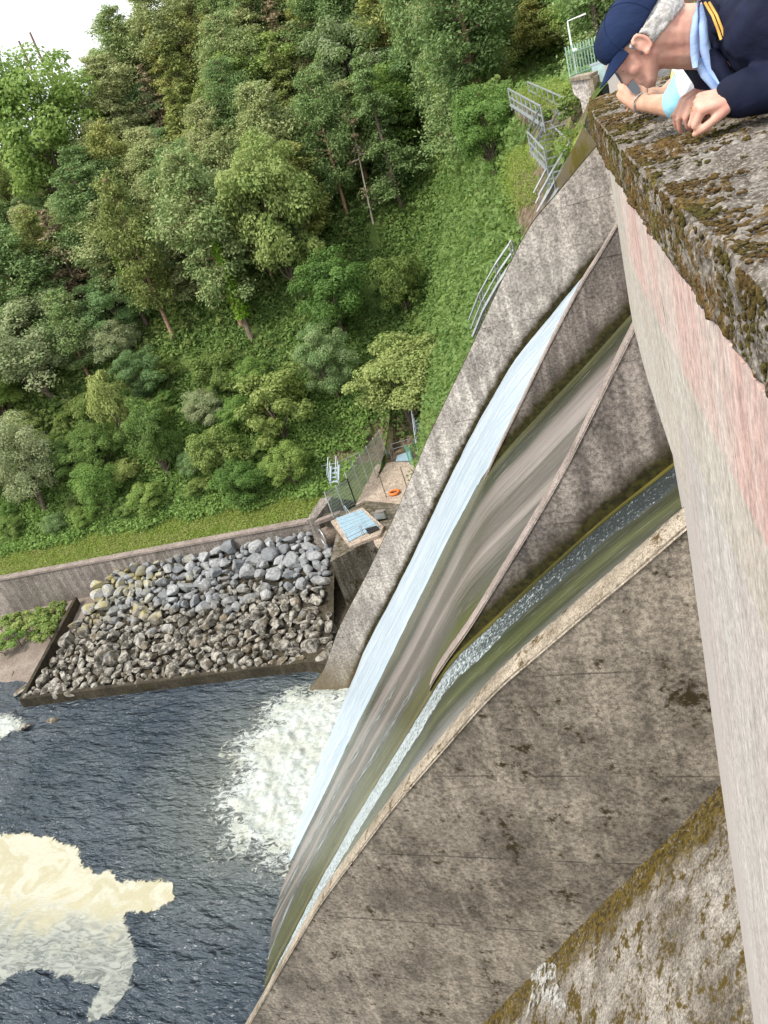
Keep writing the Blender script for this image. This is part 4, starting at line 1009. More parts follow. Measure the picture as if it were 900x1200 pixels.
for s in range(3):
    template('bl%d' % s, *broadleaf(20 + s, None), 'leaf_light', 'bark'); template('bd%d' % s, *broadleaf(30 + s, None, lobes=90), 'leaf_dark', 'bark')
    template('bg%d' % s, *broadleaf(40 + s, None, size=.24), 'leaf_grey', 'bark')
    template('bo%d' % s, *broadleaf(50 + s, None, h=6, rw=3.2, base=.05, leaves=10000, size=.26, lobes=45), 'leaf_olive', 'bark')
    template('pi%d' % s, *conifer(60 + s, pine=True, base=.2, rw=3.4, leaves=22000, size=.32), 'needle_blue', 'bark_pine')
    template('py%d' % s, *conifer(90 + s, pine=True, base=.25, rw=3.0, leaves=17000, gaps=.3, size=.32), 'needle_yellow', 'bark_pine')
    template('sp%d' % s, *conifer(70 + s, h=16, base=.12, rw=3.6, leaves=24000, size=.32), 'needle_blue', 'bark')
    template('la%d' % s, *conifer(80 + s, h=14, base=.15, rw=3.0, leaves=15000, gaps=.25, droop=.2, size=.33), 'needle_yellow', 'bark')
template('fl0', *broadleaf(99, None), 'flower', 'bark'); template('dd0', *conifer(101, h=8, rw=3, base=.2, leaves=1800, whorls=10, gaps=.45, size=.35), 'needle_brown', 'bark_dead')
template('db0', *conifer(103, h=13, rw=3, base=.1, leaves=9000, gaps=.35), 'needle_brown', 'bark')
template('bw0', *broadleaf(110, None, h=2.2, rw=1.3, base=0, leaves=1800, size=.2, lobes=14), 'leaf_olive', 'bark'); template('bw1', *broadleaf(111, None, h=2.2, rw=1.3, base=0, leaves=1800, size=.2, lobes=14), 'leaf_dark', 'bark')
HT = {'bl': 11, 'bd': 11, 'bg': 11, 'bo': 6, 'pi': 15, 'py': 15, 'sp': 16, 'la': 14, 'fl': 11, 'dd': 8, 'db': 13, 'bw': 2.2}
KIND = {'bl': 'broadleaf_tree', 'bd': 'broadleaf_tree', 'bg': 'broadleaf_tree', 'bo': 'bush', 'pi': 'pine_tree', 'py': 'pine_tree', 'sp': 'spruce_tree', 'la': 'larch_tree', 'fl': 'broadleaf_tree', 'dd': 'dead_tree', 'db': 'larch_tree', 'bw': 'bush'}
PLANTED = []
rv = random.Random(5)
def plant(key, p, h, wid=1.0, label=None, group=None, var=None):
    var = key + (str(var) if var is not None else str(rv.randrange(3)))
    if var not in TEMPL: var = key + '0'
    tm, cm = TEMPL[var]; s = h / HT[key]; nm = KIND[key]
    e = bpy.data.objects.new(nm, None); COL.objects.link(e); e.location = p; e.rotation_euler = (rv.uniform(-.04, .04), rv.uniform(-.04, .04), rv.uniform(0, 6.28)); e.scale = (s * wid, s * wid, s)
    for n2, me in (('trunk', tm), ('crown', cm)):
        o = bpy.data.objects.new(n2, me); COL.objects.link(o); o.parent = e
    tag(e, label, 'bush' if nm == 'bush' else 'tree', group); PLANTED.append((p.copy(), h * .3 * wid)); return e
def tp(key, bx, by, topy, wid=1.0, label=None, group=None, var=None, wpx=None):
    """tree whose foot stands on the slope seen at (bx,by) and whose top reaches topy"""
    p = hit(bx, by)
    if p is None: return None
    w = px(p)[2]; h = (by - topy) / math.cos(ROLL) * w / FPX / math.cos(PITCH) * .97
    if wpx: wid = (wpx * w / FPX) / (HT[key] and (h / HT[key]) * 2 * {'bl': 4.6, 'bd': 4.6, 'bg': 4.6, 'fl': 4.6, 'bo': 3.3, 'pi': 3, 'py': 2.9, 'sp': 3.4, 'la': 2.9, 'db': 3, 'dd': 3, 'bw': 1.4}[key])
    return plant(key, p, h, wid, label, group, var)
HERO = [
 ('bl', 352, 352, 190, 112, 'big light green rounded broadleaf tree in the middle of the hillside'),
 ('bd', 405, 398, 305, 92, 'dark green rounded broadleaf tree just below the big light green one'),
 ('fl', 425, 150, 48, 105, 'broadleaf tree covered in pale creamy blossom near the top of the photo'),
 ('bd', 580, 203, 122, 82, 'dark green bushy tree standing left of the zigzag stairs'),
 ('bg', 398, 470, 385, 68, 'grey green feathery tree below the dark rounded tree'),
 ('bo', 478, 368, 305, 62, 'rounded olive bush alone on the bracken slope'),
 ('bl', 490, 505, 400, 125, 'wide mid green tree on the bank left of the training wall'),
 ('bo', 335, 520, 440, 100, 'wide olive green bush low on the slope'),
 ('bo', 268, 560, 500, 70, 'small olive bush above the grass strip, left of the wide olive bush'),
 ('bl', 200, 560, 470, 66, 'light green slender bush with bright new leaves low on the slope'),
 ('bd', 292, 590, 540, 60, 'dark low bush near the grass strip'),
 ('bd', 95, 255, 100, 150, 'large dark green spreading tree at the upper left'),
 ('bg', 62, 470, 365, 130, 'large silvery grey green tree at the left edge'),
 ('bg', 55, 600, 490, 85, 'grey green leafy tree low at the left edge above the grass'),
 ('bd', 130, 600, 545, 60, 'dark bushy shrub at the foot of the slope on the left'),
 ('bo', 150, 520, 440, 60, 'olive drooping tree on the left part of the slope'),
 ('db', 110, 375, 265, 66, 'browning larch with orange twigs on the left of the wood'),
 ('la', 238, 220, 125, 62, 'yellow green larch in the upper middle of the wood'),
 ('py', 205, 400, 240, 60, 'yellowish pine between the ivy covered trunks'),
 ('pi', 285, 385, 215, 80, 'blue green pine leaning above the ivy covered trunk'),
 ('pi', 522, 172, -30, 66, 'tall pine with a bare orange brown trunk, left of the dark bushy tree'),
 ('pi', 546, 140, -45, 60, 'tall pine with a bare trunk right behind the other tall pine'),
 ('pi', 408, 255, 120, 56, 'pine with a bare leaning trunk above the bracken, right of the light green tree'),
 ('sp', 470, 240, 95, 74, 'bright green spruce with spreading boughs at the edge of the bracken'),
 ('dd', 437, 262, 165, 60, 'dead bare tree with pale brown twigs at the edge of the bracken'),
 ('la', 355, 170, 75, 60, 'yellow green larch left of the blossoming tree'),
 ('bg', 20, 380, 300, 66, 'grey green tree at the left edge above the silvery tree'),
 ('bd', 345, 570, 520, 52, 'small dark green bush at the right end of the low bushes'),
]
for k_, bx, by, ty, wp, lab in HERO: tp(k_, bx, by, ty, label=lab, wpx=wp)
# the wood: scattered over the slope outside the open bracken slope
OPEN = [(420, 250), (560, 180), (640, 230), (640, 330), (500, 520), (380, 600), (-60, 720), (-60, 640), (190, 560), (190, 430), (300, 370), (400, 330)]
CLEAR = [(560, 66), (705, 60), (705, 330), (560, 330), (575, 130)]
PLAT = [(366, 604), (372, 530), (430, 500), (525, 486), (535, 545), (470, 630)]
KINDS = ['pi'] * 7 + ['py'] * 2 + ['sp'] * 4 + ['la'] * 3 + ['bd'] * 6 + ['bl'] * 3 + ['bg'] * 3 + ['db']
LAB = {'pi': 'blue green pine crown', 'py': 'yellowish pine crown', 'sp': 'dark pointed spruce', 'la': 'yellow green larch', 'bd': 'dark green broadleaf tree', 'bl': 'light green broadleaf tree', 'bg': 'grey green broadleaf tree', 'db': 'browning larch', 'bo': 'olive green bush'}
cnt = 0; placed = []
for it in range(20000):
    X = rv.uniform(-150, 30); Y = rv.uniform(62, 190)
    z = hgt(X, Y); q = px((X, Y, z + 5)); qb = px((X, Y, z))
    if q[0] < -70 or q[0] > 980 or q[1] < -170 or q[1] > 640: continue
    if inpoly(qb[0], qb[1], OPEN) or inpoly(qb[0], qb[1], CLEAR) or inpoly(q[0], q[1], CLEAR): continue
    if X > -4 and Y < 56: continue
    if inpoly(q[0], q[1], PLAT) or inpoly(qb[0], qb[1], PLAT): continue
    if X > -60 and Y < 63.5: continue
    w = qb[2]
    kk = rv.choice(KINDS) if qb[1] < 470 - .2 * qb[0] else rv.choice(['bd', 'bg', 'bo', 'bl', 'bg', 'bd', 'bo'])
    if qb[0] > 560: kk = rv.choice(['sp', 'sp', 'pi', 'bd', 'sp', 'la'])
    sep = 2.9 if kk[0] != 'b' else 3.5
    if kk == 'bo': sep = 2.9
    sep *= 1 + max(0, (w - 130) / 220)
    if any((a - X) ** 2 + (b - Y) ** 2 < (.5 * (s_ + sep)) ** 2 for a, b, s_ in placed): continue
    if any((a.x - X) ** 2 + (a.y - Y) ** 2 < (.8 * s_ + 1.2) ** 2 for a, s_ in PLANTED[:len(HERO)]): continue
    h = {'pi': rv.uniform(11, 17), 'py': rv.uniform(10, 15), 'sp': rv.uniform(10, 17), 'la': rv.uniform(9, 14), 'bd': rv.uniform(7, 11), 'bl': rv.uniform(7, 10), 'bg': rv.uniform(6, 10), 'db': rv.uniform(9, 12), 'bo': rv.uniform(3.5, 6)}[kk]
    if qb[1] > 430 - .2 * qb[0]: h *= .7
    if qb[0] < 150 and qb[1] < 330: h *= .62
    # zones the eye can name
    zone = 'at the far left' if qb[0] < 120 else 'in the left half' if qb[0] < 300 else 'in the middle' if qb[0] < 470 else 'towards the right' if qb[0] < 600 else 'behind the crest'
    row = 'of the wood, on the skyline' if (X < -20 and z > 40 and qb[1] < 160) else 'of the wood, high on the hill' if qb[1] < 200 else 'of the wood, half way up the hill' if qb[1] < 400 else 'of the wood, low on the hill'
    placed.append((X, Y, sep)); cnt += 1
    plant(kk, Vector((X, Y, z - .2)), h, rv.uniform(.95, 1.3) * (1.16 if kk[0] == 'b' else 1.15), LAB[kk] + ' ' + zone + ' ' + row, LAB[kk] + 's ' + zone + ' ' + row)
    if cnt >= 760: break

low_zone = [(0, 430), (130, 410), (330, 385), (330, 575), (0, 640)]; nb = 0
for it in range(4000):
    X = rv.uniform(-110, -22); Y = rv.uniform(60, 100); z = hgt(X, Y); q = px((X, Y, z))
    if not inpoly(q[0], q[1], low_zone) or Y < Yf(X) + 6.5: continue
    if inpoly(q[0], q[1] - 12, PLAT) or inpoly(q[0], q[1], PLAT): continue
    dens = .9 if q[0] < 190 else .12
    if rv.random() > dens: continue
    r_ = rv.uniform(1.6, 3.6)
    if any((a.x - X) ** 2 + (a.y - Y) ** 2 < (.7 * r_ + .55 * s_) ** 2 for a, s_ in PLANTED): continue
    kk = rv.choice(['bo', 'bd', 'bl', 'bg', 'bd']); zn = 'left' if q[0] < 110 else 'middle' if q[0] < 220 else 'right'
    e = plant(kk, Vector((X, Y, z - .2 - (.1 * r_ if kk != 'bo' else 0))), r_ * 1.5, 1.25, {'bo': 'olive', 'bd': 'dark green', 'bl': 'light green', 'bg': 'grey green'}[kk] + ' bush among the low scrub above the grass strip, ' + zn + ' part', 'low scrub bushes, ' + kk.replace('bo', 'olive').replace('bd', 'dark').replace('bl', 'light').replace('bg', 'grey') + ' ' + zn); e.name = 'bush'; e['category'] = 'bush'; nb += 1
    if nb > 85: break
# low shrubs at the stairs, the knoll and on the shore
for (bx, by, r_, k_, lab) in [(640, 140, .7, 'bw1', 'small dark shrub on the earth bank below the grassy knoll'), (674, 134, 1.1, 'bw0', 'light green shrub against the foot of the white wing wall')]:
    p = hit(bx, by + 4)
    if p: 
        e = plant('bw', p, r_ * 1.3, 1.3, lab, var=int(k_[-1]))
for i, (x, y) in enumerate([(8, 745), (22, 752), (38, 742), (52, 738), (66, 728), (12, 730), (30, 728), (46, 722), (70, 716), (2, 760), (60, 748)]):
    p = atZ(x, y + 3, 1.2); plant('bw', p, rv.uniform(1.2, 2.4), 1.4, 'scrubby green bush on the shore at the foot of the retaining wall', 'scrubby bushes on the shore', var=i % 2)
# ivy sleeves on two trunks
for (x0, y0, x1, y1, lab) in [(287, 378, 252, 290, 'bright green ivy covering a slanting trunk in the middle of the wood'), (165, 365, 140, 318, 'bright green ivy column on the left, beside the browning larch')]:
    p0 = hit(x0, y0); w = px(p0)[2]; L = math.hypot(x1 - x0, y1 - y0) * w / FPX / math.cos(PITCH)
    rg = np.random.default_rng(int(x0)); n = 2600; t = rg.random(n); a = rg.uniform(0, 6.28, n); r = rg.normal(.5, .2, n) * (1.25 - .7 * t)
    d0 = (p0 - Vector((0, 0, H))).normalized(); pull = Vector((-d0.x, -d0.y, 0)) * 2.5
    base = np.array(p0 + pull + Vector((0, 0, 1.0))); C = base + np.stack([np.cos(a) * r, np.sin(a) * r, t * L], 1); N = np.stack([np.cos(a), np.sin(a), .4 + 0 * a], 1)
    e = empty('ivy_trunk', p0 + pull, lab, 'ivy'); m = MB(); m.tube([p0 + pull + Vector((0, 0, -1.5)), p0 + pull + Vector((0, 0, L + 3))], [.3, .12], 8); m.build('trunk', M['bark'], e, True)
    link('foliage', quads_mesh('ivy', leafquads(C, N, .28, rg, .8), M['ivy']), e)
# bracken and bramble over the open slope and between the trees
def cover(name, n, region, size, mat, label, dens=None, lift=.35, sd=1, up=.9):
    rg = np.random.default_rng(sd); C = []; rnd = random.Random(sd)
    tries = 0
    while len(C) < n and tries < n * 12:
        tries += 1; X, Y = region(rnd); z = hgt(X, Y); q = px((X, Y, z))
        if not (-30 < q[0] < 930 and -30 < q[1] < 720): continue
        if Y < backline(X) + .3: continue
        if not dens(X, Y, z, q, rnd): continue
        C.append((X, Y, z + rnd.random() * lift * (1 + 1.2 * max(0, mnoise.noise((X * .5, Y * .5, 7))))))
    C = np.array(C); k_ = 5
    C = np.repeat(C, k_, 0) + rg.normal(size=(len(C) * k_, 3)) * np.array([.28, .28, .12])
    N = np.tile(np.array([0.0, -.2, up]), (len(C), 1)); o = link(name, quads_mesh(name, leafquads(C, N, size, rg, .5), M[mat])); return tag(o, label, 'undergrowth', kind='stuff')
UPX = [px(p_) for p_ in up]
def near_steps(q):
    for a, b in zip(UPX[:-1], UPX[1:]):
        L2 = (b[0] - a[0]) ** 2 + (b[1] - a[1]) ** 2; t = max(0, min(1, ((q[0] - a[0]) * (b[0] - a[0]) + (q[1] - a[1]) * (b[1] - a[1])) / L2))
        if math.hypot(q[0] - a[0] - t * (b[0] - a[0]), q[1] - 8 - a[1] - t * (b[1] - a[1])) < 19: return True
    return False
def dens_bracken(X, Y, z, q, r):
    if near_steps(q): return False
    if 378 < q[0] < 420 and 530 < q[1] < 592: return False
    if any(inpoly(q[0], q[1], P_) for P_ in (knoll, knoll2, knoll3, dirt1, dirt2)): return r.random() < .05
    if inpoly(q[0], q[1], dirt3) and r.random() < .6: return False
    if X < -31.0 and Y < Yf(X) + 5.2 + 1.2 * mnoise.noise((X * .3, 0, 0)): return False
    if z < 8.3 and X > -31.3: return False
    if X > -3 and Y < 52: return False
    return mnoise.noise((X * .35, Y * .35, 5)) > -.42
cover('bracken', 42000, lambda r: (r.uniform(-75, 0), 43 + 62 * r.random()), .46, 'bracken', 'green bracken ferns covering the open slope', dens_bracken, .5, 2)
cover('bramble', 15000, lambda r: ((lambda X: (X, Yf(X) + 4.5 + 12 * r.random() ** 1.3))(r.uniform(-95, -30))), .36, 'bracken_b', 'bright green bramble and nettle bank above the grass strip', lambda X, Y, z, q, r: not (378 < q[0] < 425 and 530 < q[1] < 590 and r.random() < .8) and Y > Yf(X) + 5.0 + 1.2 * mnoise.noise((X * .3, 0, 0)), .6, 3)
cover('undergrowth', 24000, lambda r: (r.uniform(-120, 20), 66 + 80 * r.random()), .55, 'bracken', 'green undergrowth between the trees of the wood', lambda X, Y, z, q, r: not near_steps(q) and not inpoly(q[0], q[1], [(575, 80), (690, 70), (690, 130), (585, 130)]) and not inpoly(q[0], q[1], OPEN) and q[1] < 600 and not inpoly(q[0], q[1], knoll) and not (X > -4 and Y < 56), 1.3, 4)
cover('grass', 14000, lambda r: ((lambda X: (X, Yf(X) + .7 + 5 * r.random()))(r.uniform(-95, -31.5))), .2, 'grassblade', 'short yellow green grass strip along the retaining wall', lambda X, Y, z, q, r: True, .1, 6, .6)
cover('grass', 6000, lambda r: (r.uniform(-14, 0), 43 + 20 * r.random()), .15, 'grassblade', 'short grass on the knolls beside the zigzag stairs', lambda X, Y, z, q, r: any(inpoly(q[0], q[1], P_) for P_ in (knoll, knoll2, knoll3)), .1, 8, .6)
# twin pole on the skyline
for (x0, y0, x1, y1, w_) in [(60, 95, 35, 38, 'longer, right'), (40, 88, 22, 48, 'shorter, left')]:
    a = atY(x0, y0, 120); b = atY(x1, y1, 120); a = a - (b - a) * .35
    m = MB(); m.tube([a, b], [.22, .16], 8); o = m.build('utility_pole', M['polewood']); tag(o, 'thin reddish brown pole above the skyline trees, the %s hand one of two' % w_, 'pole')

# ================================================================ people at the parapet
def skinmat(name, a, b):
    k = NT(name, .5, .4); p = k.pos(); n = k.noise(p, 22, 5, .6); f_ = k.noise(p, 120, 4, .6); k.color(k.mix(k.rng(n, .35, .65), a, b))
    k.b.inputs['Subsurface Weight'].default_value = .12; k.b.inputs['Subsurface Radius'].default_value = (.01, .004, .002); k.b.inputs['Subsurface Scale'].default_value = 1
    k.bump(f_, .25, .002); k.bump(n, .3, .004); return k.m
M['skin'] = skinmat('skin_ruddy', (.70, .41, .31), (.62, .31, .235)); M['skin_b'] = skinmat('skin_tanned', (.62, .36, .25), (.54, .29, .19))
def cloth(name, c, var=.2):
    k = NT(name, .8, .2); p = k.pos(); n = k.noise(k.mapv(p, (1, 1.4, 1)), 9, 5, .55, .5); w = k.noise(p, 400, 2)
    k.color(k.mix(k.rng(n, .35, .65), tuple(x * (1 - var) for x in c), tuple(min(1, x * (1 + var)) for x in c))); k.bump(n, .5, .02); k.bump(w, .15, .001); return k.m
M['navy'] = cloth('navy_cloth', (.009, .012, .032)); M['navycap'] = cloth('navy_cap_cloth', (.009, .020, .062)); M['shirtblue'] = cloth('light_blue_shirt', (.36, .50, .78), .1)
M['aqua'] = cloth('aqua_cloth', (.30, .62, .78), .1); M['lace'] = cloth('white_lace', (.72, .74, .80), .08); M['yellow'] = cloth('yellow_cloth', (.75, .72, .16), .1)
M['trouser'] = cloth('dark_trousers', (.04, .045, .06)); M['gold'] = plain('gold_stripe', (.75, .45, .10), .5, 0); M['goldmetal'] = plain('gold_metal', (.8, .55, .2), .25, 1)
M['shoe'] = plain('shoe_leather', (.03, .025, .02), .5); M['eye'] = plain('eye_dark', (.03, .02, .015), .2)
def hairmat(name, a, b):
    k = NT(name, .7, .3); p = k.pos(); n = k.noise(k.mapv(p, (60, 200, 90), rot=(.4, .9, 0)), 1, 5, .7); k.color(k.mix(k.rng(n, .3, .7), a, b)); k.bump(n, .8, .006); return k.m
M['hair_grey'] = hairmat('hair_grey', (.34, .32, .30), (.72, .70, .67)); M['hair_brown'] = hairmat('hair_brown', (.06, .025, .02), (.20, .08, .05)); M['hair_fair'] = hairmat('hair_fair', (.35, .24, .12), (.6, .45, .28))
def blob(name, m, mat, parent, voxel=.005, it=4, wr=0, ws=14, post=None, subd=None):
    me0 = mesh(name, m.v, m.f, mat, True); o = bpy.data.objects.new(name + '_tmp', me0); COL.objects.link(o)
    r = o.modifiers.new('r', 'REMESH'); r.mode = 'VOXEL'; r.voxel_size = voxel; r.use_smooth_shade = True
    if it: s = o.modifiers.new('s', 'SMOOTH'); s.iterations = it; s.factor = .5
    dg = bpy.context.evaluated_depsgraph_get(); me = bpy.data.meshes.new_from_object(o.evaluated_get(dg)); me.name = name
    bpy.data.objects.remove(o); me.materials.clear(); me.materials.append(mat)
    n = len(me.vertices); co = np.empty(n * 3, 'f'); me.vertices.foreach_get('co', co); co = co.reshape(-1, 3)
    if wr:
        no = np.empty(n * 3, 'f'); me.vertices.foreach_get('normal', no); no = no.reshape(-1, 3)
        d = np.array([mnoise.noise(Vector((float(c[0]) * ws, float(c[1]) * ws * 1.6, float(c[2]) * ws))) + .5 * (1 - 2 * abs(mnoise.noise(Vector((float(c[0]) * ws * 1.7 + 9, float(c[1]) * ws, float(c[2]) * ws * 1.3))))) for c in co]); co = co + no * (d * wr)[:, None]
    if post is not None: co = post(co)
    me.vertices.foreach_set('co', co.astype('f').ravel()); me.polygons.foreach_set('use_smooth', [True] * len(me.polygons)); me.update()
    return link(name, me, parent)
def hand(m, wrist, dr, nr, size=1.0, curl=(.35, .5, .35), side=1, spread=.0, thumb=(.65, .6, -.35), tcurl=.3):
    dr = Vector(dr).normalized(); nr = Vector(nr); nr = (nr - dr * nr.dot(dr)).normalized(); sd_ = dr.cross(nr) * side; w = Vector(wrist); S = size
    ring = None
    for i, (o_, L, kz) in enumerate([(.030, .92, .084), (.010, 1.02, .090), (-.010, .95, .086), (-.029, .75, .076)]):
        k_ = w + dr * kz * S + sd_ * o_ * S; m.cap(w + sd_ * o_ * .55 * S, .017 * S, k_, .0125 * S, 10)
        d = (dr + sd_ * spread * o_ * 20).normalized(); p = k_; a = 0
        for j, (l, r0, r1) in enumerate([(.044, .0105, .0092), (.027, .0090, .0082), (.021, .0082, .0068)]):
            a += curl[j] * (1 + .08 * (i - 1)); q = p + (d * math.cos(a) - nr * math.sin(a)) * l * L * S; m.cap(p, r0 * S, q, r1 * S, 9)
            if i == 2 and j == 0: ring = (p.lerp(q, .45), (q - p).normalized())
            p = q
    p = w + dr * .022 * S + sd_ * .026 * S - nr * .006 * S; d = (dr * thumb[0] + sd_ * thumb[1] + nr * thumb[2]).normalized()
    for j, (l, r0, r1) in enumerate([(.042, .016, .0125), (.031, .0118, .0105), (.025, .0105, .008)]):
        q = p + d * l * S; m.cap(p, r0 * S, q, r1 * S, 9); p = q; d = (d - sd_ * tcurl - nr * tcurl * .5).normalized()
    return ring
def headm(m, O, F, U, s=1.0):
    Lr = U.cross(F); X = lambda f, u, l=0: O + (F * f + U * u + Lr * l) * s; ax = (F, Lr, U)
    m.ell(X(-.022, .052), (.108 * s, .078 * s, .092 * s), ax, 22)
    m.cap(X(.035, .005), .062 * s, X(.042, -.055), .047 * s, 16); m.cap(X(.055, -.045), .040 * s, X(.068, -.088), .027 * s, 14)
    for l in (-1, 1):
        m.cap(X(-.002, -.045, .048 * l), .026 * s, X(.06, -.088, .018 * l), .022 * s, 12)
        m.ell(X(.060, -.018, .036 * l), (.026 * s, .026 * s, .028 * s), ax, 12); m.cap(X(.078, .030, .042 * l), .015 * s, X(.088, .030, .012 * l), .014 * s, 10)
        m.ell(X(.072, .010, .031 * l), (.016 * s, .016 * s, .014 * s), ax, 12)
        # ear: rim, lobe, attachment
        pts = [X(-.004 + .019 * math.cos(t) - .006, .002 + .033 * math.sin(t), .089 * l) for t in [0.6 + 4.6 * i / 12 for i in range(13)]]
        m.tube(pts, .0072 * s, 8); m.ell(X(-.004, .002, .079 * l), (.019 * s, .009 * s, .029 * s), ax, 12); m.ell(X(.003, -.030, .086 * l), (.011 * s, .008 * s, .012 * s), ax, 10)
    m.cap(X(.088, .018), .011 * s, X(.106, -.022), .0145 * s, 12)
    for l in (-1, 1): m.ell(X(.095, -.028, .011 * l), (.011 * s, .009 * s, .009 * s), ax, 10)
    m.cap(X(.088, -.052, -.016), .009 * s, X(.088, -.052, .016), .009 * s, 10); m.cap(X(.087, -.064, -.014), .010 * s, X(.087, -.064, .014), .010 * s, 10)
    return X
def frame(pxo, Y, fx, fy):
    """head axes from the direction the face looks in, seen side on"""
    O = atY(pxo[0], pxo[1], Y); n = math.hypot(fx, fy); fx /= n; fy /= n
    F = (atY(pxo[0] + fx * 30, pxo[1] + fy * 30, Y) - O).normalized(); U = (atY(pxo[0] + fy * 30 * -1, pxo[1] + fx * 30 * 1, Y) - O)
    U = (U - F * U.dot(F)).normalized(); return O, F, U
GZ = 36.62
def lower(m, mt, ms, hip, r=.13, foot=None, spread=.13):
    hip = Vector(hip)
    for l in (-1, 1):
        h = hip + Vector((0, spread * .75 * l, -.02)); k_ = Vector((hip.x + .02, hip.y + spread * l, GZ + .47)); a = Vector((hip.x + .05, hip.y + spread * l, GZ + .09))
        m.cap(h, r * .62, k_, .058, 12); m.cap(k_, .056, a, .038, 12); m.cap(a, .038, a + Vector((-.13, 0, -.05)), .032, 10)
        mt.cap(h, r * .74, k_, .085, 14); mt.cap(k_, .083, a + Vector((0, 0, .0)), .072, 14)
        ms.cap(a + Vector((.05, 0, -.05)), .042, a + Vector((-.17, 0, -.055)), .036, 12)
    mt.cap(hip + Vector((0, -.07, 0)), r * .95, hip + Vector((0, .07, 0)), r * .95, 14)

# ---- man in the cap
man = empty('person', (1.0, 2.4, GZ), 'man in navy cap and jacket leaning over the parapet on his fists, looking straight down', 'person', None)
O, F, U = frame((750, 54), 2.30, -.51, .86)
s0 = (atY(750, 91, 2.3) - atY(750, 54, 2.3)).length / .1 * 1.05
b = MB(); X = headm(b, O, F, U, s0)
nb = atY(826, 40, 2.33); chest = atY(872, 52, 2.38); hip = Vector((1.02, 2.42, GZ + .90))
b.cap(X(-.050, -.012), .060, nb, .064, 16); b.cap(X(-.015, -.045), .044, atY(822, 52, 2.32), .056, 14); b.cap(nb, .07, chest, .11, 16); b.cap(chest, .115, hip, .12, 16); b.cap(chest + Vector((0, -.14, .0)), .06, chest + Vector((0, .14, .0)), .06, 12)
shl = atY(893, 30, 2.18); ell_ = atY(975, 88, 2.16); wrl = atY(862, 112, 2.11)
shr = atY(880, 30, 2.58); elr = atY(935, 84, 2.62); wrr = atY(836, 100, 2.38)
for a, c_, d in ((shl, ell_, wrl), (shr, elr, wrr)): b.cap(a, .055, c_, .042, 12); b.cap(c_, .040, d, .026, 12)
kn = atY(832, 119, 2.10); ringp = hand(b, wrl, kn - wrl, Vector((-.1, -.50, 1.0)), .92, (1.25, 1.35, .9), -1, thumb=(.8, .35, -.4), tcurl=.4)
kn2 = atY(808, 120, 2.34); hand(b, wrr, kn2 - wrr, Vector((-.1, -.4, 1)), .88, (.75, .75, .4), 1, .15, (.8, .5, -.45), .25)
tm_, ts_ = MB(), MB(); lower(b, tm_, ts_, hip)
def wrinkle(co):
    N_ = np.array(nb) - np.array(X(-.03, -.02)); L2 = float(N_ @ N_); rel = co - np.array(X(-.03, -.02)); t = rel @ N_ / L2
    near = np.exp(-((t - .45) / .38) ** 2) * (np.linalg.norm(rel - t[:, None] * N_, axis=1) < .09)
    amp = .00035 * np.sin(t * 38 + 2.6 * np.sin(co[:, 1] * 40 + co[:, 2] * 25) + co[:, 2] * 60) * near
    r_ = rel - t[:, None] * N_; r_ /= (np.linalg.norm(r_, axis=1)[:, None] + 1e-6); return co + r_ * amp[:, None]
blob('body', b, M['skin'], man, .0036, 3, post=wrinkle)
m = MB()
for l in (-1, 1): m.ell(X(.0805, .008, .031 * l), .0072 * s0, n=10)
m.build('eyes', M['eye'], man, True)
# hair: short grey at nape and over the ear
hm = MB(); hm.ell(X(-.032, .042), (.113 * s0, .087 * s0, .095 * s0), (F, U.cross(F), U), 22)
hm.cap(X(-.055, .008), .074, X(-.085, -.006), .066, 18); hm.cap(X(.012, .018, -.074), .012, X(.012, .0, -.076), .006, 8); hm.cap(X(.012, .018, .074), .012, X(.012, .0, .076), .006, 8)
def hcut(co):
    rel = co - np.array(O); f_ = rel @ np.array(F) / s0; u_ = rel @ np.array(U) / s0
    # pull the face and neck side of the hair mass inside the skull
    bad = (f_ > .020) | (u_ < (-.030 + .20 * (f_ + .02))) | (u_ > .030 + .20 * (f_ + .03))
    ear = (np.hypot(f_ + .006, u_ - .0) < .030)
    c0 = np.array(X(-.02, .03)); s_ = np.where(bad | ear, .84, 1.0)[:, None]; return c0 + (co - c0) * s_
blob('hair', hm, M['hair_grey'], man, .004, 3, .0022, 55, post=hcut)
# cap
cp = MB(); cc = X(-.034, .050); nv = 30
Lr = U.cross(F); vs = []
def capp(i, j, off=0):
    ph = 2 * math.pi * i / 48; th = math.pi * .56 * j / 14
    f_ = -.032 + (.130 + off) * math.sin(th) * math.cos(ph); l_ = (.090 + off) * math.sin(th) * math.sin(ph); u_ = .044 + (.108 + off) * math.cos(th) + (.030 * max(0, f_ + .03) / .1 * (math.sin(th)) if True else 0)
    if j == 14: u_ += .004
    return X(f_, u_, l_)
cv = [capp(i, j) for j in range(15) for i in range(48)]; cf = [(j * 48 + i, j * 48 + (i + 1) % 48, (j + 1) * 48 + (i + 1) % 48, (j + 1) * 48 + i) for j in range(14) for i in range(48)]
cp.add(cv, cf); ci = [capp(i, j, -.004) for j in range(15) for i in range(48)]; cp.add(ci, [tuple(reversed(q)) for q in cf])
b_ = len(cv); cp.f += [(14 * 48 + i, 14 * 48 + (i + 1) % 48, b_ + 14 * 48 + (i + 1) % 48, b_ + 14 * 48 + i) for i in range(48)]; cp.m += [0] * 48
for i in range(0, 48, 8): cp.tube([capp(i, j, .0008) for j in range(15)], .0012, 5)
cp.ell(X(-.03, .142), .006, n=8); capo = cp.build('cap', M['navycap'], man, True)
br = MB(); vs = []; nb_ = 20
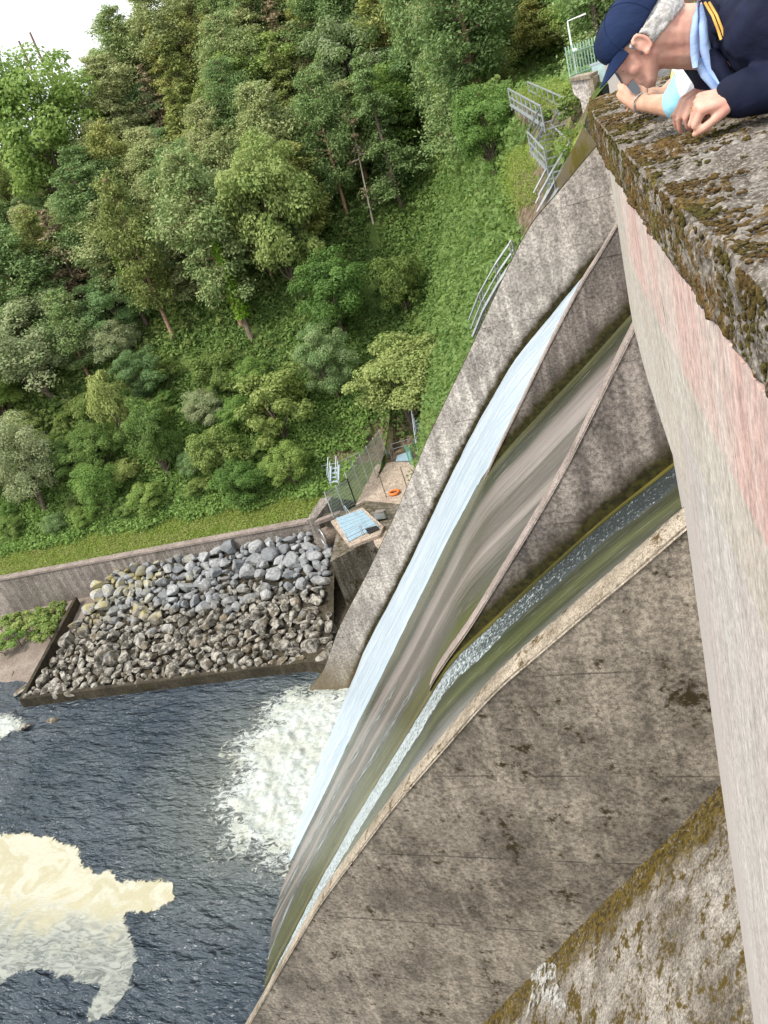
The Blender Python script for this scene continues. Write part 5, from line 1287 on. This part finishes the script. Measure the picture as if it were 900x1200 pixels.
for lay in (0, 1):
    for j in range(8):
        for i in range(nb_):
            a = -1.05 + 2.1 * i / (nb_ - 1); t = j / 7
            f0 = -.032 + .130 * .96 * math.cos(a); l0 = .090 * .96 * math.sin(a); ext = .074 * t * max(0, math.cos(a * 1.49)) ** .62
            vs.append(X(f0 + ext, .062 - .016 * t - .36 * (l0 ** 2) / .09 * t - .003 * lay, l0 * (1 + .05 * t)))
fs = []
for lay in (0, 1):
    for j in range(7):
        for i in range(nb_ - 1):
            q = (lay * 8 * nb_ + j * nb_ + i, lay * 8 * nb_ + j * nb_ + i + 1, lay * 8 * nb_ + (j + 1) * nb_ + i + 1, lay * 8 * nb_ + (j + 1) * nb_ + i); fs.append(q if lay == 0 else tuple(reversed(q)))
for i in range(nb_ - 1): fs.append((7 * nb_ + i, 7 * nb_ + i + 1, 8 * nb_ + 7 * nb_ + i + 1, 8 * nb_ + 7 * nb_ + i))
br.add(vs, fs); br.build('brim', M['navycap'], capo, True)
# jacket
j = MB(); j.cap(chest + Vector((-.02, 0, .02)), .125, hip + Vector((0, 0, .02)), .155, 20); j.cap(atY(856, 44, 2.34), .098, chest, .13, 18)
j.cap(chest + Vector((.03, -.17, .0)), .082, chest + Vector((.03, .17, 0)), .082, 16); j.cap(atY(846, 30, 2.30), .062, atY(890, 24, 2.22), .085, 16)
for a, c_, d in ((shl, ell_, wrl), (shr, elr, wrr)):
    j.cap(a, .078, c_, .064, 16); dd = (c_ - d).normalized(); j.cap(c_, .062, d + dd * .010, .047, 16); j.cap(d + dd * .03, .050, d + dd * .008, .050, 16)
jk = blob('jacket', j, M['navy'], man, .007, 4, .006, 13)
m = MB()
m.tube([atY(826, -4, 2.27), atY(835, 12, 2.235), atY(842, 30, 2.215), atY(847, 46, 2.215), atY(838, 58, 2.24)], [.010, .016, .020, .016, .006], 10)
m.tube([atY(836, 56, 2.235), atY(842, 75, 2.23), atY(852, 92, 2.22), atY(866, 104, 2.2)], [.010, .018, .018, .010], 10)
jc = m.build('jacket_collar', M['navy'], jk, True)
for dx in (0, 5):
    m = MB(); m.tube([atY(826 + dx, 3, 2.222), atY(835 + dx, 18, 2.198), atY(841 + dx, 34, 2.188), atY(845 + dx, 46, 2.192)], .0032, 6); m.build('gold_stripe', M['gold'], jc, True)
m = MB(); m.tube([atY(819, 2, 2.262), atY(815, 20, 2.243), atY(813, 42, 2.24), atY(814, 62, 2.245), atY(816, 78, 2.25)], [.005, .007, .009, .010, .009], 10)
m.tube([atY(817, 70, 2.25), atY(826, 88, 2.25), atY(838, 103, 2.24), atY(843, 110, 2.24)], [.010, .010, .008, .005], 10)
m.tube([atY(824, 6, 2.262), atY(824, 30, 2.245), atY(826, 55, 2.245), atY(832, 78, 2.25), atY(846, 98, 2.24)], [.010, .012, .013, .012, .008], 10)
m.build('shirt_collar', M['shirtblue'], man, True)
blob('trousers', tm_, M['trouser'], man, .012, 3); ts_.build('shoes', M['shoe'], man, True)
m = MB(); rp, rd_ = ringp; u1 = rd_.orthogonal().normalized(); u2 = rd_.cross(u1); m.tube([rp + (u1 * math.cos(t) + u2 * math.sin(t)) * .0098 for t in [2 * math.pi * i / 20 for i in range(21)]], .0018, 6); m.build('ring', M['goldmetal'], man, True)
m = MB(); m.ell(atY(868, 98, 2.19), .006, n=10); m.build('jacket_badge', M['goldmetal'], jk, True)

def bystander(lab, hd, Y, face, neck, chest, hip, arms, top, hair, skin='skin_b', lac=None, rT=.12):
    e = empty('person', (hip[0], hip[1], GZ), lab, 'person'); O, F, U = frame(hd, Y, *face); b = MB(); X = headm(b, O, F, U, .95); neck = Vector(neck); chest = Vector(chest); hip = Vector(hip)
    b.cap(X(-.04, -.02), .055, neck, .055, 14); b.cap(neck, .06, chest, .10, 14); b.cap(chest, .10, hip, .12, 14); j = MB(); j.cap(chest, rT, hip, rT + .02, 18); j.cap(neck.lerp(chest, .5), rT * .75, chest, rT, 16); j.cap(chest + Vector((0, -.13, 0)), .072, chest + Vector((0, .13, 0)), .072, 14)
    for sh, el, wr, kn, nr, curl, sd_, short in arms:
        b.cap(sh, .045, el, .037, 12); b.cap(el, .036, wr, .023, 12); hand(b, wr, kn - wr, nr, .92, curl, sd_); j.cap(sh, .066, sh.lerp(el, .93 if short else 1), .056, 14)
        if not short: j.cap(el, .05, el.lerp(wr, .9), .038, 12)
    a, c_ = MB(), MB(); lower(b, a, c_, hip, .12, spread=.11); blob('body', b, M[skin], e, .0048, 3)
    h = MB(); h.ell(X(-.035, .058), (.112, .086, .10), (F, U.cross(F), U), 20); h.cap(X(-.08, .03), .06, X(-.085, -.05), .045, 12)
    def cut(co):
        rel = co - np.array(O); f_ = rel @ np.array(F); u_ = rel @ np.array(U); bad = (f_ > .03) & (u_ < .11); c0 = np.array(X(-.02, .03)); return c0 + (co - c0) * np.where(bad, .85, 1)[:, None]
    blob('hair', h, M[hair], e, .006, 2, .003, 40, post=cut); blob('top', j, M[top], e, .008, 3, .006, 14); blob('trousers', a, M['trouser'], e, .014, 3); c_.build('shoes', M['shoe'], e, True)
    m = MB()
    for l in (-1, 1): m.ell(X(.080, .010, .031 * l), .008, n=10)
    m.build('eyes', M['eye'], e, True); return e
# woman holding the phone
el1 = atY(796, 124, 2.66); wr1 = atY(752, 121, 2.86); kn1 = atY(733, 104, 2.90)
wo = bystander('person in a light blue short sleeved top holding a phone out over the parapet', (800, -52), 2.98, (-.6, .8), atY(838, -12, 2.98), atY(872, 22, 2.98), (1.0, 3.0, GZ + .9),
  [(atY(852, 20, 2.82), el1, wr1, kn1, Vector((-.2, -.9, .2)), (.5, .7, .4), 1, True), (atY(868, 8, 3.18), atY(850, 90, 3.3), atY(795, 118, 3.2), atY(772, 110, 3.12), Vector((0, -.5, 1)), (.4, .6, .4), 1, False)], 'aqua', 'hair_fair')
m = MB(); m.cap(atY(803, 82, 2.55), .032, atY(811, 110, 2.50), .030, 14); m.cap(atY(808, 92, 2.56), .036, atY(822, 108, 2.50), .026, 14); blob('lace_cuff', m, M['lace'], wo, .006, 2, .005, 40)
m = MB(); d = (wr1 - el1).normalized(); c_ = wr1 - d * .004; u1 = d.orthogonal().normalized(); u2 = d.cross(u1); m.tube([c_ + (u1 * math.cos(t) + u2 * math.sin(t)) * .0285 for t in [2 * math.pi * i / 24 for i in range(25)]], .0030, 6); m.ell(c_ - Vector((0, .025, .012)), .007, n=8); m.build('bracelet', M['galv'], wo, True)
ph = empty('phone', atY(738, 95, 2.84), 'dark grey phone in an open folding case held out over the parapet', 'phone')
k = NT('phone_grey', .35, .5); k.color((.12, .14, .16)); k2 = NT('phone_dark', .3, .5); k2.color((.03, .035, .045))
m = MB(); m.prism([atY(x, y, 2.85) for x, y in [(733, 84), (740, 86), (750, 104), (747, 111), (741, 109), (731, 97)]], (.0, .010, 0)); m.build('handset', k.m, ph)
m = MB(); m.prism([atY(x, y, 2.842) for x, y in [(719, 84), (730, 79), (734, 84), (732, 98), (728, 98)]], (0, .006, 0)); m.build('case_flap', k2.m, ph)
# person in yellow beyond
ye = bystander('person with a yellow sleeve mostly hidden beyond the one holding the phone', (835, -62), 3.60, (-.7, .7), atY(850, -22, 3.6), atY(872, 8, 3.6), (1.05, 3.6, GZ + .9),
  [(atY(850, 12, 3.45), atY(802, 92, 3.15), atY(779, 110, 3.02), atY(760, 110, 2.96), Vector((.1, -.6, 1)), (.35, .55, .4), 1, True)], 'yellow', 'hair_brown')
e4 = bystander('person with dark reddish hair just visible above the man at the right edge', (893, -12), 3.0, (-.3, .9), atY(930, -25, 3.05), atY(970, 0, 3.1), (1.3, 3.3, GZ + .9), [(atY(970, 20, 3.0), Vector((.75, 2.9, 37.85)), Vector((.62, 2.95, 37.76)), Vector((.5, 2.95, 37.76)), Vector((0, 0, 1)), (.3, .4, .3), 1, False)], 'navy', 'hair_brown', 'skin')
# ================================================================ sky, sun, camera
w = bpy.data.worlds.new('World'); SC.world = w; w.use_nodes = True; nt = w.node_tree; nt.nodes.clear()
sky = nt.nodes.new('ShaderNodeTexSky'); sky.sky_type = 'NISHITA'; sky.sun_disc = False; SUN_EL, SUN_AZ = R(52), R(225)
sky.sun_elevation = SUN_EL; sky.sun_rotation = SUN_AZ; sky.air_density = 1.5; sky.dust_density = 4
bg = nt.nodes.new('ShaderNodeBackground'); bg.inputs[1].default_value = .11; nt.links.new(sky.outputs[0], bg.inputs[0])
tc = nt.nodes.new('ShaderNodeTexCoord'); no = nt.nodes.new('ShaderNodeTexNoise'); no.inputs['Scale'].default_value = 2.2; no.inputs['Detail'].default_value = 6; nt.links.new(tc.outputs['Generated'], no.inputs['Vector'])
cr = nt.nodes.new('ShaderNodeValToRGB'); cr.color_ramp.elements[0].position = .3; cr.color_ramp.elements[1].position = .62; cr.color_ramp.elements[0].color = (.80, .86, .95, 1); cr.color_ramp.elements[1].color = (1.0, 1.0, 1.0, 1); nt.links.new(no.outputs[0], cr.inputs[0])
b2 = nt.nodes.new('ShaderNodeBackground'); b2.inputs[1].default_value = 1.15; nt.links.new(cr.outputs[0], b2.inputs[0])
mx = nt.nodes.new('ShaderNodeMixShader'); mx.inputs[0].default_value = .78; nt.links.new(bg.outputs[0], mx.inputs[1]); nt.links.new(b2.outputs[0], mx.inputs[2])
ow = nt.nodes.new('ShaderNodeOutputWorld'); nt.links.new(mx.outputs[0], ow.inputs[0])
sl = bpy.data.lights.new('sun', 'SUN'); sl.energy = 2.2; sl.angle = R(12); sl.color = (1.0, .95, .87); so = bpy.data.objects.new('sun', sl); COL.objects.link(so)
sd = Vector((math.sin(SUN_AZ) * math.cos(SUN_EL), math.cos(SUN_AZ) * math.cos(SUN_EL), math.sin(SUN_EL)))
so.rotation_euler = sd.to_track_quat('Z', 'Y').to_euler()
cd = bpy.data.cameras.new('camera'); co = bpy.data.objects.new('camera', cd); COL.objects.link(co); SC.camera = co
cd.sensor_fit = 'VERTICAL'; cd.sensor_height = 24; cd.lens = 24 * FPX / 1200; cd.clip_start = .05; cd.clip_end = 4000
fwd = Vector((-math.sin(YAW) * math.cos(PITCH), math.cos(YAW) * math.cos(PITCH), -math.sin(PITCH)))
rt = Vector((math.cos(YAW), math.sin(YAW), 0)); upv = rt.cross(fwd)
# image right = rt*cos + up*sin ; roll tilts the picture
ir = rt * math.cos(ROLL) - upv * math.sin(ROLL); iu = rt * math.sin(ROLL) + upv * math.cos(ROLL)
co.matrix_world = Matrix(((ir.x, iu.x, -fwd.x, 0), (ir.y, iu.y, -fwd.y, 0), (ir.z, iu.z, -fwd.z, H), (0, 0, 0, 1)))
SC.view_settings.view_transform = 'Standard'; SC.view_settings.look = 'None'; SC.view_settings.gamma = 1; SC.view_settings.exposure = .68
SC.render.engine = 'CYCLES'; SC.cycles.use_denoising = True; SC.cycles.max_bounces = 6; SC.cycles.transparent_max_bounces = 8
